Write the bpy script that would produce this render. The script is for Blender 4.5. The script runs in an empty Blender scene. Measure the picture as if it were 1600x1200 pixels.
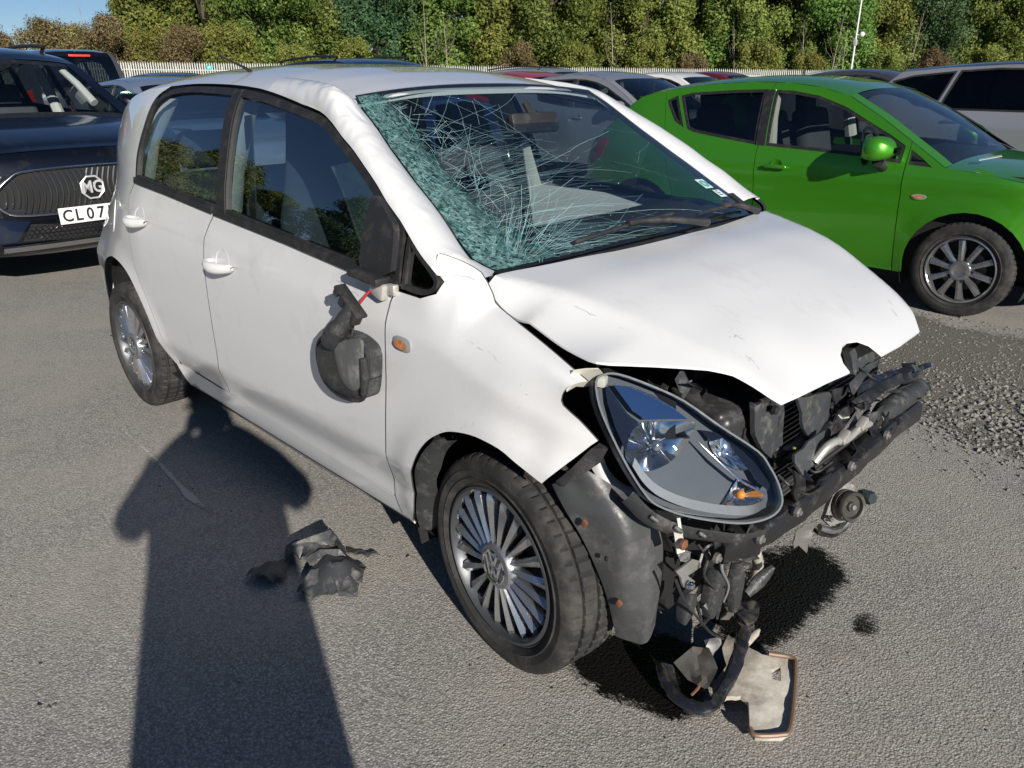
import bpy, bmesh, math, random
import numpy as np
from mathutils import Vector, Matrix, noise
from mathutils.geometry import delaunay_2d_cdt
random.seed(7); np.random.seed(7)
S = bpy.context.scene
R = math.radians
# ------------------------------------------------------------------ camera
cam = bpy.data.cameras.new('camera'); camo = bpy.data.objects.new('camera', cam)
S.collection.objects.link(camo); S.camera = camo
CAM = Vector((1.189, -1.913, 1.451)); yaw, pitch, roll = R(135.3), R(21.92), R(-0.1)
_f = Vector((math.cos(yaw)*math.cos(pitch), math.sin(yaw)*math.cos(pitch), -math.sin(pitch)))
_r = _f.cross(Vector((0, 0, 1))).normalized(); _u = _r.cross(_f)
_r, _u = (_r*math.cos(roll)+_u*math.sin(roll)), (_u*math.cos(roll)-_r*math.sin(roll))
camo.matrix_world = Matrix(((_r.x, _u.x, -_f.x, CAM.x), (_r.y, _u.y, -_f.y, CAM.y), (_r.z, _u.z, -_f.z, CAM.z), (0, 0, 0, 1)))
cam.sensor_width = 36; cam.lens = 1206.3/1600*36; cam.clip_start = .02; cam.clip_end = 1500
# ------------------------------------------------------------------ sky and sun
SUN_AZ, SUN_EL = R(337.2), R(22.5)          # direction towards the sun
w_ = bpy.data.worlds.new('World'); S.world = w_; w_.use_nodes = True
nt = w_.node_tree; bg = nt.nodes['Background']
sky = nt.nodes.new('ShaderNodeTexSky'); sky.sky_type = 'NISHITA'; sky.sun_disc = False
sky.sun_elevation = SUN_EL; sky.sun_rotation = R(90)-SUN_AZ
sky.air_density = .8; sky.dust_density = .0; sky.ozone_density = 4.0; sky.altitude = 1500
nt.links.new(sky.outputs[0], bg.inputs[0]); bg.inputs[1].default_value = .055
sun = bpy.data.lights.new('sun', 'SUN'); suno = bpy.data.objects.new('sun', sun); S.collection.objects.link(suno)
sun.energy = 5.0; sun.angle = R(.53); sun.color = (1, .945, .855)
sd = Vector((math.cos(SUN_AZ)*math.cos(SUN_EL), math.sin(SUN_AZ)*math.cos(SUN_EL), math.sin(SUN_EL)))
suno.rotation_euler = sd.to_track_quat('Z', 'Y').to_euler(); suno.location = sd*60
S.view_settings.view_transform = 'Standard'; S.view_settings.look = 'None'
S.view_settings.exposure = .30; S.view_settings.gamma = 1; S.view_settings.use_curve_mapping = False
S.render.engine = 'CYCLES'
S.cycles.use_denoising = True; S.cycles.max_bounces = 8; S.cycles.transparent_max_bounces = 16
S.cycles.caustics_reflective = False; S.cycles.caustics_refractive = False; S.cycles.sample_clamp_indirect = 6

# ------------------------------------------------------------------ materials
MATS = {}
def mat(name, col, rough=.5, metal=0, coat=0, var=.08, vscale=6, bump=0, bscale=60, spec=.5, dirt=0, dirtcol=(.16, .13, .10), dscale=5, rvar=0, coat_rough=.03, detail=4, dlo=.5, dhi=.68):
    if name in MATS: return MATS[name]
    m = bpy.data.materials.new(name); m.use_nodes = True; n = m.node_tree; N = n.nodes; L = n.links
    b = N['Principled BSDF']; tc = N.new('ShaderNodeTexCoord')
    b.inputs['Roughness'].default_value = rough; b.inputs['Metallic'].default_value = metal
    b.inputs['Coat Weight'].default_value = coat; b.inputs['Coat Roughness'].default_value = coat_rough
    b.inputs['Specular IOR Level'].default_value = spec
    ns = N.new('ShaderNodeTexNoise'); ns.inputs['Scale'].default_value = vscale; ns.inputs['Detail'].default_value = detail
    L.new(tc.outputs['Object'], ns.inputs['Vector'])
    mx = N.new('ShaderNodeMix'); mx.data_type = 'RGBA'
    mx.inputs[6].default_value = tuple(c*(1-var) for c in col)+(1,); mx.inputs[7].default_value = tuple(min(1, c*(1+var)) for c in col)+(1,)
    L.new(ns.outputs[0], mx.inputs[0]); out = mx.outputs[2]
    if dirt:
        n2 = N.new('ShaderNodeTexNoise'); n2.inputs['Scale'].default_value = dscale; n2.inputs['Detail'].default_value = 9; n2.inputs['Roughness'].default_value = .72
        L.new(tc.outputs['Object'], n2.inputs['Vector'])
        rp = N.new('ShaderNodeMapRange'); rp.inputs[1].default_value = dlo; rp.inputs[2].default_value = dhi; rp.inputs[4].default_value = dirt
        L.new(n2.outputs[0], rp.inputs[0])
        m2 = N.new('ShaderNodeMix'); m2.data_type = 'RGBA'; m2.inputs[7].default_value = dirtcol+(1,)
        L.new(rp.outputs[0], m2.inputs[0]); L.new(out, m2.inputs[6]); out = m2.outputs[2]
        mr = N.new('ShaderNodeMapRange'); mr.inputs[3].default_value = rough; mr.inputs[4].default_value = min(1, rough+.35)
        L.new(rp.outputs[0], mr.inputs[0]); L.new(mr.outputs[0], b.inputs['Roughness'])
    L.new(out, b.inputs['Base Color'])
    if bump:
        n3 = N.new('ShaderNodeTexNoise'); n3.inputs['Scale'].default_value = bscale; n3.inputs['Detail'].default_value = 6
        L.new(tc.outputs['Object'], n3.inputs['Vector'])
        bp = N.new('ShaderNodeBump'); bp.inputs['Strength'].default_value = bump; bp.inputs['Distance'].default_value = .01
        L.new(n3.outputs[0], bp.inputs['Height']); L.new(bp.outputs[0], b.inputs['Normal'])
    MATS[name] = m; return m
def glass(name, tint=(.55, .62, .62), ior=1.5, gloss=(1, 1, 1), base=0.0):
    if name in MATS: return MATS[name]
    m = bpy.data.materials.new(name); m.use_nodes = True; n = m.node_tree; N = n.nodes; L = n.links
    for x in list(N): N.remove(x)
    o = N.new('ShaderNodeOutputMaterial'); t = N.new('ShaderNodeBsdfTransparent'); g = N.new('ShaderNodeBsdfGlossy')
    t.inputs[0].default_value = tint+(1,); g.inputs['Roughness'].default_value = 0; g.inputs[0].default_value = gloss+(1,)
    fr = N.new('ShaderNodeFresnel'); fr.inputs[0].default_value = ior
    ad = N.new('ShaderNodeMath'); ad.operation = 'ADD'; ad.inputs[1].default_value = base; ad.use_clamp = True
    ge = N.new('ShaderNodeNewGeometry'); io = N.new('ShaderNodeMapRange'); io.inputs[3].default_value = ior; io.inputs[4].default_value = 1/ior; L.new(ge.outputs['Backfacing'], io.inputs[0]); L.new(io.outputs[0], fr.inputs[0])   # same reflectance from both sides of the thin pane
    L.new(fr.outputs[0], ad.inputs[0])
    mx = N.new('ShaderNodeMixShader'); L.new(ad.outputs[0], mx.inputs[0]); L.new(t.outputs[0], mx.inputs[1]); L.new(g.outputs[0], mx.inputs[2]); L.new(mx.outputs[0], o.inputs[0])
    MATS[name] = m; return m

# ------------------------------------------------------------------ mesh helpers
def link(o, parent=None):
    S.collection.objects.link(o)
    if parent is not None: o.parent = parent
    return o
def mesh(name, verts, faces, m, parent=None, smooth=40, loc=None):
    me = bpy.data.meshes.new(name); me.from_pydata([tuple(v) for v in verts], [], [tuple(f) for f in faces]); me.update()
    if smooth:
        me.polygons.foreach_set('use_smooth', [True]*len(me.polygons)); me.set_sharp_from_angle(angle=R(smooth))
    if m is not None: me.materials.append(m)
    o = bpy.data.objects.new(name, me)
    if loc is not None: o.location = loc
    return link(o, parent)
def root(name, label, cat, loc=(0, 0, 0), rz=0, group=None):
    o = bpy.data.objects.new(name, None); o.empty_display_size = .2; o.location = loc; o.rotation_euler = (0, 0, rz)
    return tag(link(o), label, cat, group)
def tag(o, label=None, cat=None, group=None, kind=None):
    if label: o['label'] = label
    if cat: o['category'] = cat
    if group: o['group'] = group
    if kind: o['kind'] = kind
    return o
class MB:
    def __init__(s): s.v = []; s.f = []
    def add(s, v, f):
        n = len(s.v); s.v += [tuple(a) for a in v]; s.f += [tuple(i+n for i in q) for q in f]; return s
    def box(s, c, d, rot=None, bev=0):
        x, y, z = d[0]/2, d[1]/2, d[2]/2
        if bev:
            bm = bmesh.new(); bmesh.ops.create_cube(bm, size=1)
            for v in bm.verts: v.co = Vector((v.co.x*d[0], v.co.y*d[1], v.co.z*d[2]))
            bmesh.ops.bevel(bm, geom=list(bm.edges), offset=bev, segments=2, affect='EDGES', profile=.5)
            bm.verts.index_update(); vs = [v.co.copy() for v in bm.verts]; fs = [[v.index for v in f.verts] for f in bm.faces]; bm.free()
        else:
            vs = [Vector((a*x, b*y, e*z)) for a in (-1, 1) for b in (-1, 1) for e in (-1, 1)]
            fs = [(0, 1, 3, 2), (4, 6, 7, 5), (0, 4, 5, 1), (2, 3, 7, 6), (0, 2, 6, 4), (1, 5, 7, 3)]
        if rot is not None: vs = [rot @ v for v in vs]
        return s.add([v+Vector(c) for v in vs], fs)
    def tube(s, pts, r, n=8, cap=True):
        pts = [Vector(q) for q in pts]; rs = r if isinstance(r, (list, tuple)) else [r]*len(pts)
        rings = []; pa = None
        for i, q in enumerate(pts):
            d = (pts[min(i+1, len(pts)-1)]-pts[max(i-1, 0)]).normalized()
            a = d.cross(Vector((.13, .21, .97))) if pa is None else pa-d*pa.dot(d)
            if a.length < .1: a = d.cross(Vector((1, 0, 0)))
            a.normalize(); b = d.cross(a); pa = a
            rings.append([q+(a*math.cos(t*2*math.pi/n)+b*math.sin(t*2*math.pi/n))*rs[i] for t in range(n)])
        vs = [v for k in rings for v in k]; fs = []
        for i in range(len(pts)-1):
            for j in range(n): fs.append((i*n+j, i*n+(j+1) % n, (i+1)*n+(j+1) % n, (i+1)*n+j))
        if cap: fs += [tuple(range(n-1, -1, -1)), tuple((len(pts)-1)*n+j for j in range(n))]
        return s.add(vs, fs)
    def lathe(s, prof, c=(0, 0, 0), axis='y', n=48, cap=False, rot=None):
        vs = []; fs = []; m = len(prof)
        for k in range(n):
            a = 2*math.pi*k/n; ca, sa = math.cos(a), math.sin(a)
            for r, h in prof:
                v = {'y': Vector((r*ca, h, r*sa)), 'z': Vector((r*ca, r*sa, h)), 'x': Vector((h, r*ca, r*sa))}[axis]
                if rot is not None: v = rot @ v
                vs.append(v+Vector(c))
        for k in range(n):
            k2 = (k+1) % n
            for i in range(m-1): fs.append((k*m+i, k*m+i+1, k2*m+i+1, k2*m+i))
        if cap: fs += [tuple(k*m for k in range(n)), tuple(k*m+m-1 for k in range(n-1, -1, -1))]
        return s.add(vs, fs)
    def grid(s, rows, flip=False):
        n = len(rows[0]); vs = [v for r in rows for v in r]; fs = []
        for i in range(len(rows)-1):
            for j in range(n-1):
                q = (i*n+j, i*n+j+1, (i+1)*n+j+1, (i+1)*n+j); fs.append(q[::-1] if flip else q)
        return s.add(vs, fs)
    def obj(s, name, m, parent=None, smooth=40, **k): return mesh(name, s.v, s.f, m, parent, smooth, **k)
def sm(pts, n=6, closed=False):
    """Catmull-Rom through points (tuples of any dimension)"""
    P = [np.array(q, float) for q in pts]; out = []; N = len(P); rng = N if closed else N-1
    for i in range(rng):
        p1, p2 = P[i], P[(i+1) % N]
        p0 = P[i-1] if (i > 0 or closed) else 2*p1-p2
        p3 = P[(i+2) % N] if (i+2 < N or closed) else 2*p2-p1
        for k in range(n):
            t = k/n; out.append(.5*((2*p1)+(-p0+p2)*t+(2*p0-5*p1+4*p2-p3)*t*t+(-p0+3*p1-3*p2+p3)*t**3))
    if not closed: out.append(P[-1])
    return [tuple(q) for q in out]
def resample(lp, step):
    out = []
    for i in range(len(lp)):
        a = np.array(lp[i]); b = np.array(lp[(i+1) % len(lp)]); L = np.linalg.norm(b-a)
        if L < 1e-6: continue
        k = max(1, int(math.ceil(L/step)))
        out += [tuple(a+(b-a)*j/k) for j in range(k)]
    return out
def inside(P, loops):
    P = np.asarray(P, float); r = np.zeros(len(P), bool)
    for lp in loops:
        A = np.asarray(lp, float); B = np.roll(A, -1, 0)
        for (x1, y1), (x2, y2) in zip(A, B):
            if y1 == y2: continue
            c = ((y1 > P[:, 1]) != (y2 > P[:, 1])) & (P[:, 0] < (x2-x1)*(P[:, 1]-y1)/(y2-y1)+x1); r ^= c
    return r
def tri(loops, step):
    loops = [resample(l, step) for l in loops]; pts = [q for l in loops for q in l]; ed = []; n0 = 0
    for l in loops:
        ed += [(n0+i, n0+(i+1) % len(l)) for i in range(len(l))]; n0 += len(l)
    A = np.array(pts); lo, hi = A.min(0), A.max(0); g = []
    j = 0; y = lo[1]
    while y < hi[1]:
        x = lo[0]+(step/2 if j % 2 else 0)
        while x < hi[0]: g.append((x, y)); x += step
        y += step*.87; j += 1
    if g:
        g = np.array(g); g = g[inside(g, loops)]
        if len(g):
            keep = np.ones(len(g), bool)
            for i in range(0, len(g), 400):
                d = ((g[i:i+400, None]-A[None])**2).sum(2).min(1); keep[i:i+400] = d > (.5*step)**2
            pts = pts+[tuple(q) for q in g[keep]]
    r = delaunay_2d_cdt([Vector(q) for q in pts], ed, [], 0, 1e-7)
    V = np.array([tuple(v) for v in r[0]]); F = np.array([tuple(f) for f in r[2]])
    F = F[inside(V[F].mean(1), loops)]
    a = V[F]; ar = (a[:, 1, 0]-a[:, 0, 0])*(a[:, 2, 1]-a[:, 0, 1])-(a[:, 2, 0]-a[:, 0, 0])*(a[:, 1, 1]-a[:, 0, 1])
    F = F[np.abs(ar) > 1e-10]; ar = ar[np.abs(ar) > 1e-10]
    F[ar < 0] = F[ar < 0][:, ::-1]
    return V, F
def panel(name, loops, fn, m, parent, step=.04, flange=None, flip=False, smooth=35, fmat=None):
    """2D loops -> triangulated sheet -> 3D by fn(a,b); flange = vector for the folded edge"""
    V, F = tri(loops, step); P = [Vector(fn(a, b)) for a, b in V]; F = [tuple(int(i) for i in (f[::-1] if flip else f)) for f in F]
    if flange is not None:
        cnt = {}
        for f in F:
            for i in range(3): cnt[(f[i], f[(i+1) % 3])] = 1
        be = [e for e in cnt if (e[1], e[0]) not in cnt]; mp = {}; nf = []
        for a, b in be:
            for i in (a, b):
                if i not in mp:
                    mp[i] = len(P); fl = flange(P[i]) if callable(flange) else Vector(flange); P.append(P[i]+fl)
            nf.append((b, a, mp[a], mp[b]))
        F += nf
        if fmat is not None:
            o = mesh(name, P, F, m, parent, smooth); o.data.materials.append(fmat)
            for k in range(len(F)-len(nf), len(F)): o.data.polygons[k].material_index = 1
            return o
    return mesh(name, P, F, m, parent, smooth)
def mirrored(o, name=None, parent=None, m=None):
    """a copy reflected in the car's centre plane"""
    me = o.data.copy(); n = len(me.vertices); co = np.empty(n*3); me.vertices.foreach_get('co', co); co = co.reshape(-1, 3); co[:, 1] *= -1
    vs = [tuple(c) for c in co]; fs = [tuple(p.vertices)[::-1] for p in me.polygons]; mm = m or (me.materials[0] if me.materials else None)
    bpy.data.meshes.remove(me)
    q = mesh(name or o.name.split('.')[0], vs, fs, mm, parent if parent is not None else o.parent, 35)
    if len(o.data.materials) > 1:
        q.data.materials.append(o.data.materials[1]); q.data.polygons.foreach_set('material_index', [p.material_index for p in o.data.polygons])
    return q
def rgb(h): 
    c = [int(h[i:i+2], 16)/255 for i in (0, 2, 4)]; return tuple(x/12.92 if x <= .04045 else ((x+.055)/1.055)**2.4 for x in c)
def text_mesh(txt, size, m, name, parent, matrix, depth=.002, font_scale=(1, 1)):
    cu = bpy.data.curves.new(name, 'FONT'); cu.body = txt; cu.size = size; cu.extrude = depth; cu.offset = size*.018; cu.align_x = 'CENTER'; cu.align_y = 'CENTER'; cu.resolution_u = 3
    t = bpy.data.objects.new(name, cu); S.collection.objects.link(t); dg = bpy.context.evaluated_depsgraph_get(); dg.update()
    me = bpy.data.meshes.new_from_object(t.evaluated_get(dg)); bpy.data.objects.remove(t)
    for v in me.vertices: v.co.x *= font_scale[0]; v.co.y *= font_scale[1]
    me.transform(matrix); me.materials.clear(); me.materials.append(m)
    return link(bpy.data.objects.new(name, me), parent)

white = mat('white_paint', (.735, .738, .745), .30, coat=1, coat_rough=.015, var=.02, dirt=.30, dscale=6, dirtcol=(.40, .36, .31), dlo=.54, dhi=.76)
black_pl = mat('black_plastic', (.022, .022, .024), .45, var=.25, bump=.15, bscale=220, dirt=.35, dscale=14, dirtcol=(.13, .12, .11))
grey_pl = mat('dusty_plastic', (.032, .034, .036), .45, var=.35, bump=.2, bscale=120, dirt=.55, dscale=22, dirtcol=(.20, .19, .18), dlo=.52, dhi=.7)
trim_bl = mat('trim_black', (.018, .018, .019), .5, var=.2, dirt=.25, dscale=20, dirtcol=(.12, .11, .1))
gap_shade = mat('shut_line_shade', (.05, .05, .052), .7)  # panel edges coloured dark so sunlit shut lines read as shaded gaps
dark = mat('dark_void', (.008, .008, .009), .8, var=.2)  # near-black in place of shade inside gaps, wells and openings
rubber = mat('rubber', (.028, .028, .028), .72, var=.25, bump=.15, bscale=150, dirt=.6, dscale=10, dirtcol=(.12, .108, .095), spec=.3, dlo=.46, dhi=.70)
alloy = mat('alloy', (.55, .56, .58), .22, metal=.9, var=.08, dirt=.35, dscale=22, dirtcol=(.12, .09, .07))
alloy_dk = mat('alloy_dark', (.10, .105, .115), .4, metal=.6, var=.15, dirt=.3, dscale=15)
chrome = mat('chrome', (.85, .86, .88), .06, metal=1, var=.02)
steel = mat('cast_metal', (.34, .33, .31), .42, metal=.7, var=.25, vscale=14, bump=.25, bscale=90, dirt=.6, dscale=8, dirtcol=(.13, .10, .08))
rust = mat('rust', (.17, .065, .03), .8, var=.4, vscale=60, bump=.3)
orange = mat('amber', (.85, .30, .03), .25, var=.1)
red_pl = mat('red_lens', (.45, .02, .02), .2, coat=.5, var=.1)
win = glass('car_window', (.50, .60, .64), 1.6, base=.13)
wsg = glass('windscreen_glass', (.66, .73, .74), 1.52, base=.06)
bgwin = glass('background_window', (.30, .33, .34), 1.6, base=.05)
lens = glass('lamp_lens', (.93, .95, .96), 1.45)
cloth = mat('seat_cloth', (.06, .063, .07), .9, var=.2, bump=.2, bscale=300)
cream = mat('cream_trim', (.55, .53, .47), .6, var=.06)
plate_white = mat('number_plate', (.78, .78, .76), .4, var=.03)  # plain off-white for plates, sign panel and paper slip
# ================================================================== ground, fence, trees
FW = Vector((math.cos(yaw), math.sin(yaw), 0)); RT = Vector((math.sin(yaw), -math.cos(yaw), 0))
def ground_z(x, y):
    d = (x-CAM.x)*FW.x+(y-CAM.y)*FW.y; l = (x-CAM.x)*RT.x+(y-CAM.y)*RT.y
    return -1.1*min(1.3, max(0, (d-14)/48))*min(1.25, max(0, (l+35)/80))
def spot(px, D): P = CAM+FW*D+RT*((px-800)/1206.3*D*math.cos(pitch)); return (P.x, P.y, ground_z(P.x, P.y))
xs = [-900, -300, -140]+list(np.linspace(-100, -6, 48))+[-4, -2, 0, 2, 4, 6]+list(np.linspace(8, 100, 47))+[140, 300, 900]
gm = bpy.data.materials.new('asphalt'); gm.use_nodes = True; N = gm.node_tree.nodes; L = gm.node_tree.links; b = N['Principled BSDF']; tc = N.new('ShaderNodeTexCoord'); V_ = tc.outputs['Object']
def nz(scale, det=4, ro=.6, src=V_):
    n = N.new('ShaderNodeTexNoise'); n.inputs['Scale'].default_value = scale; n.inputs['Detail'].default_value = det; n.inputs['Roughness'].default_value = ro; L.new(src, n.inputs['Vector']); return n.outputs[0]
def rng(src, a, b_, c, d):
    m = N.new('ShaderNodeMapRange'); m.inputs[1].default_value = a; m.inputs[2].default_value = b_; m.inputs[3].default_value = c; m.inputs[4].default_value = d; L.new(src, m.inputs[0]); return m.outputs[0]
def mixc(f, a, b_):
    m = N.new('ShaderNodeMix'); m.data_type = 'RGBA'
    if isinstance(f, float): m.inputs[0].default_value = f
    else: L.new(f, m.inputs[0])
    for k, q in ((6, a), (7, b_)):
        if isinstance(q, tuple): m.inputs[k].default_value = q+(1,)
        else: L.new(q, m.inputs[k])
    return m.outputs[2]
vo = N.new('ShaderNodeTexVoronoi'); vo.inputs['Scale'].default_value = 175; L.new(V_, vo.inputs['Vector'])
sc_ = N.new('ShaderNodeSeparateColor'); L.new(vo.outputs['Color'], sc_.inputs[0])
stone = mixc(sc_.outputs[0], (.235, .228, .215), (.56, .54, .505))
col = mixc(rng(vo.outputs['Distance'], .25, .6, 0, .55), stone, (.15, .142, .13))
col = mixc(rng(nz(1.1, 6), .40, .66, 0, .6), col, (.42, .38, .32))          # dusty drifts
col = mixc(rng(nz(38, 3), .66, .74, 0, .5), col, (.46, .43, .39))              # pale chippings
col = mixc(rng(nz(2.3, 5, .7), .60, .75, 0, .45), col, (.14, .134, .127))      # damp, oily patches
L.new(col, b.inputs['Base Color']); b.inputs['Roughness'].default_value = .82; b.inputs['Specular IOR Level'].default_value = .35
bp = N.new('ShaderNodeBump'); bp.inputs['Strength'].default_value = .7; bp.inputs['Distance'].default_value = .0034
ad = N.new('ShaderNodeMath'); ad.operation = 'MULTIPLY_ADD'; ad.inputs[1].default_value = -1.0; L.new(vo.outputs['Distance'], ad.inputs[0]); L.new(rng(nz(85, 6, .7), 0, 1, 0, 1.7), ad.inputs[2]); L.new(ad.outputs[0], bp.inputs['Height']); L.new(bp.outputs[0], b.inputs['Normal'])
gv = [(x, y, ground_z(x, y)) for y in xs for x in xs]; n = len(xs)
ground = mesh('ground', gv, [(j*n+i, j*n+i+1, (j+1)*n+i+1, (j+1)*n+i) for j in range(n-1) for i in range(n-1)], gm, None, 60); tag(ground, kind='structure')
# pale scrape in the tarmac
rr = random.Random(2)
sp3 = sm([(-2.162,-0.970,0.000),(-1.836,-0.976,0.000),(-1.537,-0.998,0.000),(-1.347,-1.007,0.000),(-1.206,-0.977,0.000),(-1.077,-0.942,0.000)], 6); V = []
for i, q in enumerate(sp3):
    t = i/(len(sp3)-1); w1 = (.003+.013*math.sin(math.pi*t)**2)*rr.uniform(.5, 1.3); V += [(q[0]-w1*.5, q[1]-w1*.8, .003), (q[0]+w1*.5, q[1]+w1*.8, .003)]
def ragged(name, c1, rough, thr, scale, spec=.5, bumpd=.004, c2=None):
    m = bpy.data.materials.new(name); m.use_nodes = True; N = m.node_tree.nodes; L = m.node_tree.links; b = N['Principled BSDF']; tc = N.new('ShaderNodeTexCoord')
    n1 = N.new('ShaderNodeTexNoise'); n1.inputs['Scale'].default_value = scale; n1.inputs['Detail'].default_value = 6; n1.inputs['Roughness'].default_value = .7; L.new(tc.outputs['Object'], n1.inputs['Vector'])
    at = N.new('ShaderNodeAttribute'); at.attribute_name = 'edge'
    n2 = N.new('ShaderNodeTexNoise'); n2.inputs['Scale'].default_value = 150; n2.inputs['Detail'].default_value = 2; L.new(tc.outputs['Object'], n2.inputs['Vector'])
    n3 = N.new('ShaderNodeMix'); n3.inputs[0].default_value = .42; L.new(n1.outputs[0], n3.inputs[2]); L.new(n2.outputs[0], n3.inputs[3])
    a = N.new('ShaderNodeMath'); a.operation = 'ADD'; L.new(n3.outputs[0], a.inputs[0]); L.new(at.outputs['Fac'], a.inputs[1])
    r = N.new('ShaderNodeMapRange'); r.inputs[1].default_value = thr; r.inputs[2].default_value = thr+.12; L.new(a.outputs[0], r.inputs[0])
    t = N.new('ShaderNodeBsdfTransparent'); mx = N.new('ShaderNodeMixShader'); L.new(r.outputs[0], mx.inputs[0]); L.new(t.outputs[0], mx.inputs[1]); L.new(b.outputs[0], mx.inputs[2]); L.new(mx.outputs[0], N['Material Output'].inputs[0])
    b.inputs['Base Color'].default_value = c1+(1,); b.inputs['Roughness'].default_value = rough; b.inputs['Specular IOR Level'].default_value = spec
    v = N.new('ShaderNodeTexVoronoi'); v.inputs['Scale'].default_value = 125; L.new(tc.outputs['Object'], v.inputs['Vector'])
    bp = N.new('ShaderNodeBump'); bp.inputs['Strength'].default_value = .8; bp.inputs['Distance'].default_value = bumpd; bp.invert = True; L.new(v.outputs['Distance'], bp.inputs['Height']); L.new(bp.outputs[0], b.inputs['Normal'])
    return m
def stain(name, loops, m, z, lab, cat, fall=.06, step=.025):
    A = np.array([q for l in loops for q in resample(l, .02)]); o = panel(name, loops, lambda x, y: (x, y, z), m, None, step)
    at = o.data.attributes.new('edge', 'FLOAT', 'POINT')
    for i, v in enumerate(o.data.vertices): at.data[i].value = min(1, float(np.sqrt(((A-np.array((v.co.x, v.co.y)))**2).sum(1).min()))/fall)
    return tag(o, lab, cat)
def gl(*pts): return [(q[0], q[1]) for q in pts]
stain('scrape_mark', [[(v[0], v[1]) for v in V[0::2]]+[(v[0], v[1]) for v in V[1::2]][::-1]], ragged('pale_scrape', (.50, .47, .42), .9, .68, 40), .003, 'long pale scrape across the tarmac inside the person-shaped shadow', 'scrape mark', .012, .012)
oil = ragged('spilt_oil', (.008, .0075, .007), .30, .50, 9, .4, .005)
stain('oil_spill', [sm(gl((0.254,-0.009,0.000),(0.256,0.189,0.000),(0.327,0.314,0.000),(0.434,0.317,0.000),(0.521,0.235,0.000),(0.533,0.093,0.000),(0.525,-0.057,0.000),(0.518,-0.176,-0.000),(0.500,-0.301,0.000),(0.395,-0.318,0.000),(0.269,-0.214,0.000)), 4, True)], oil, .004, 'wet black oil spill spreading from beneath the broken nose', 'oil spill', .30)
stain('oil_spill', [sm(gl((0.123,-0.680,-0.000),(0.128,-0.513,0.000),(0.221,-0.401,0.000),(0.346,-0.368,0.000),(0.436,-0.448,0.000),(0.478,-0.559,0.000),(0.467,-0.640,0.000),(0.375,-0.668,0.000),(0.261,-0.702,0.000)), 4, True)], oil, .004, 'dark oily patch on tarmac just in front of the near front tyre', 'oil spill', .26)
stain('oil_spill', [sm(gl((0.600,0.046,0.000),(0.626,0.104,0.000),(0.669,0.069,-0.000),(0.668,-0.008,0.000),(0.629,-0.009,0.000)), 4, True)], oil, .004, 'small separate oil spot right of the big spill', 'oil spill', .30)
# loose gravel by the green car and grit scattered round about
def stones(name, spots, m, lab):
    mb = MB(); base = [Vector(q).normalized() for q in ((1,0,.1),(-1,.1,0),(0,1,.2),(.1,-1,0),(0,.1,1),(0,0,-1))]; fs = [(0,2,4),(2,1,4),(1,3,4),(3,0,4),(2,0,5),(1,2,5),(3,1,5),(0,3,5)]
    for x, y, r in spots:
        q = Matrix.Rotation(rr.uniform(0, 6.28), 3, 'Z') @ Matrix.Rotation(rr.uniform(-.6, .6), 3, 'X'); s = Vector((rr.uniform(.7, 1.4), rr.uniform(.7, 1.2), rr.uniform(.5, .9)))
        mb.add([Vector((x, y, r*.35))+q@Vector((v.x*s.x*r*rr.uniform(.75, 1.2), v.y*s.y*r, v.z*s.z*r)) for v in base], fs)
    o = mb.obj(name, m, None, 0); tag(o, lab, 'gravel', kind='stuff'); return o
sp_g = []
while len(sp_g) < 9000:
    x, y = rr.uniform(-1.6, 2.6), rr.uniform(1.15, 3.45)
    dn = noise.fractal(Vector((x*1.6, y*1.6, 4)), .6, 2, 4)
    edge = min(1, max(0, (y-1.35+.25*math.sin(x*2)+.3*dn)/.5))*min(1, max(.25, (x+.9)/.6))
    heap = math.exp(-(((x-.55)/.45)**2+((y-1.95)/.45)**2))
    if rr.random() < edge*(.28+.5*max(0, dn))+.75*heap: sp_g.append((x, y, rr.choice((.003, .004, .005, .006, .007, .009+.006*heap, .011*(.6+heap)))))
bed = stain('gravel_bed', [sm([(-1.7,1.9),(-.8,1.55),(-.1,1.45),(.45,1.25),(1.0,1.2),(2.6,1.2),(2.8,2.4),(2.6,3.6),(.5,3.5),(-1.7,3.5)], 4, True)], ragged('gravel_soil', (.17, .155, .135), .9, .80, 6, .3, .006),   .003, None, None, .9, .05); tag(bed, kind='structure')
stones('loose_gravel', sp_g, mat('gravel', (.22, .208, .19), .9, var=.55, vscale=45, detail=1), 'loose grey gravel strewn in front of the green car')
sp_g = []
for k in range(1100):
    x, y = rr.uniform(-3.5, 1.6), rr.uniform(-2.2, 1.4); sp_g.append((x, y, abs(rr.gauss(.0012, .0014))+.0012))
for q in ((-0.681,-1.710,0.000),(-0.658,-1.695,0.000),(-0.656,-1.682,0.000),(-0.840,-1.665,0.000),(-1.578,-1.053,0.000),(-0.538,-0.670,0.000),(-2.768,-0.892,0.000)): sp_g.append((q[0], q[1], rr.uniform(.006, .011)))
stones('grit', sp_g, mat('grit_stone', (.16, .15, .14), .9, var=.7, vscale=30, detail=1), 'fine grit and chippings scattered over the near tarmac')
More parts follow.
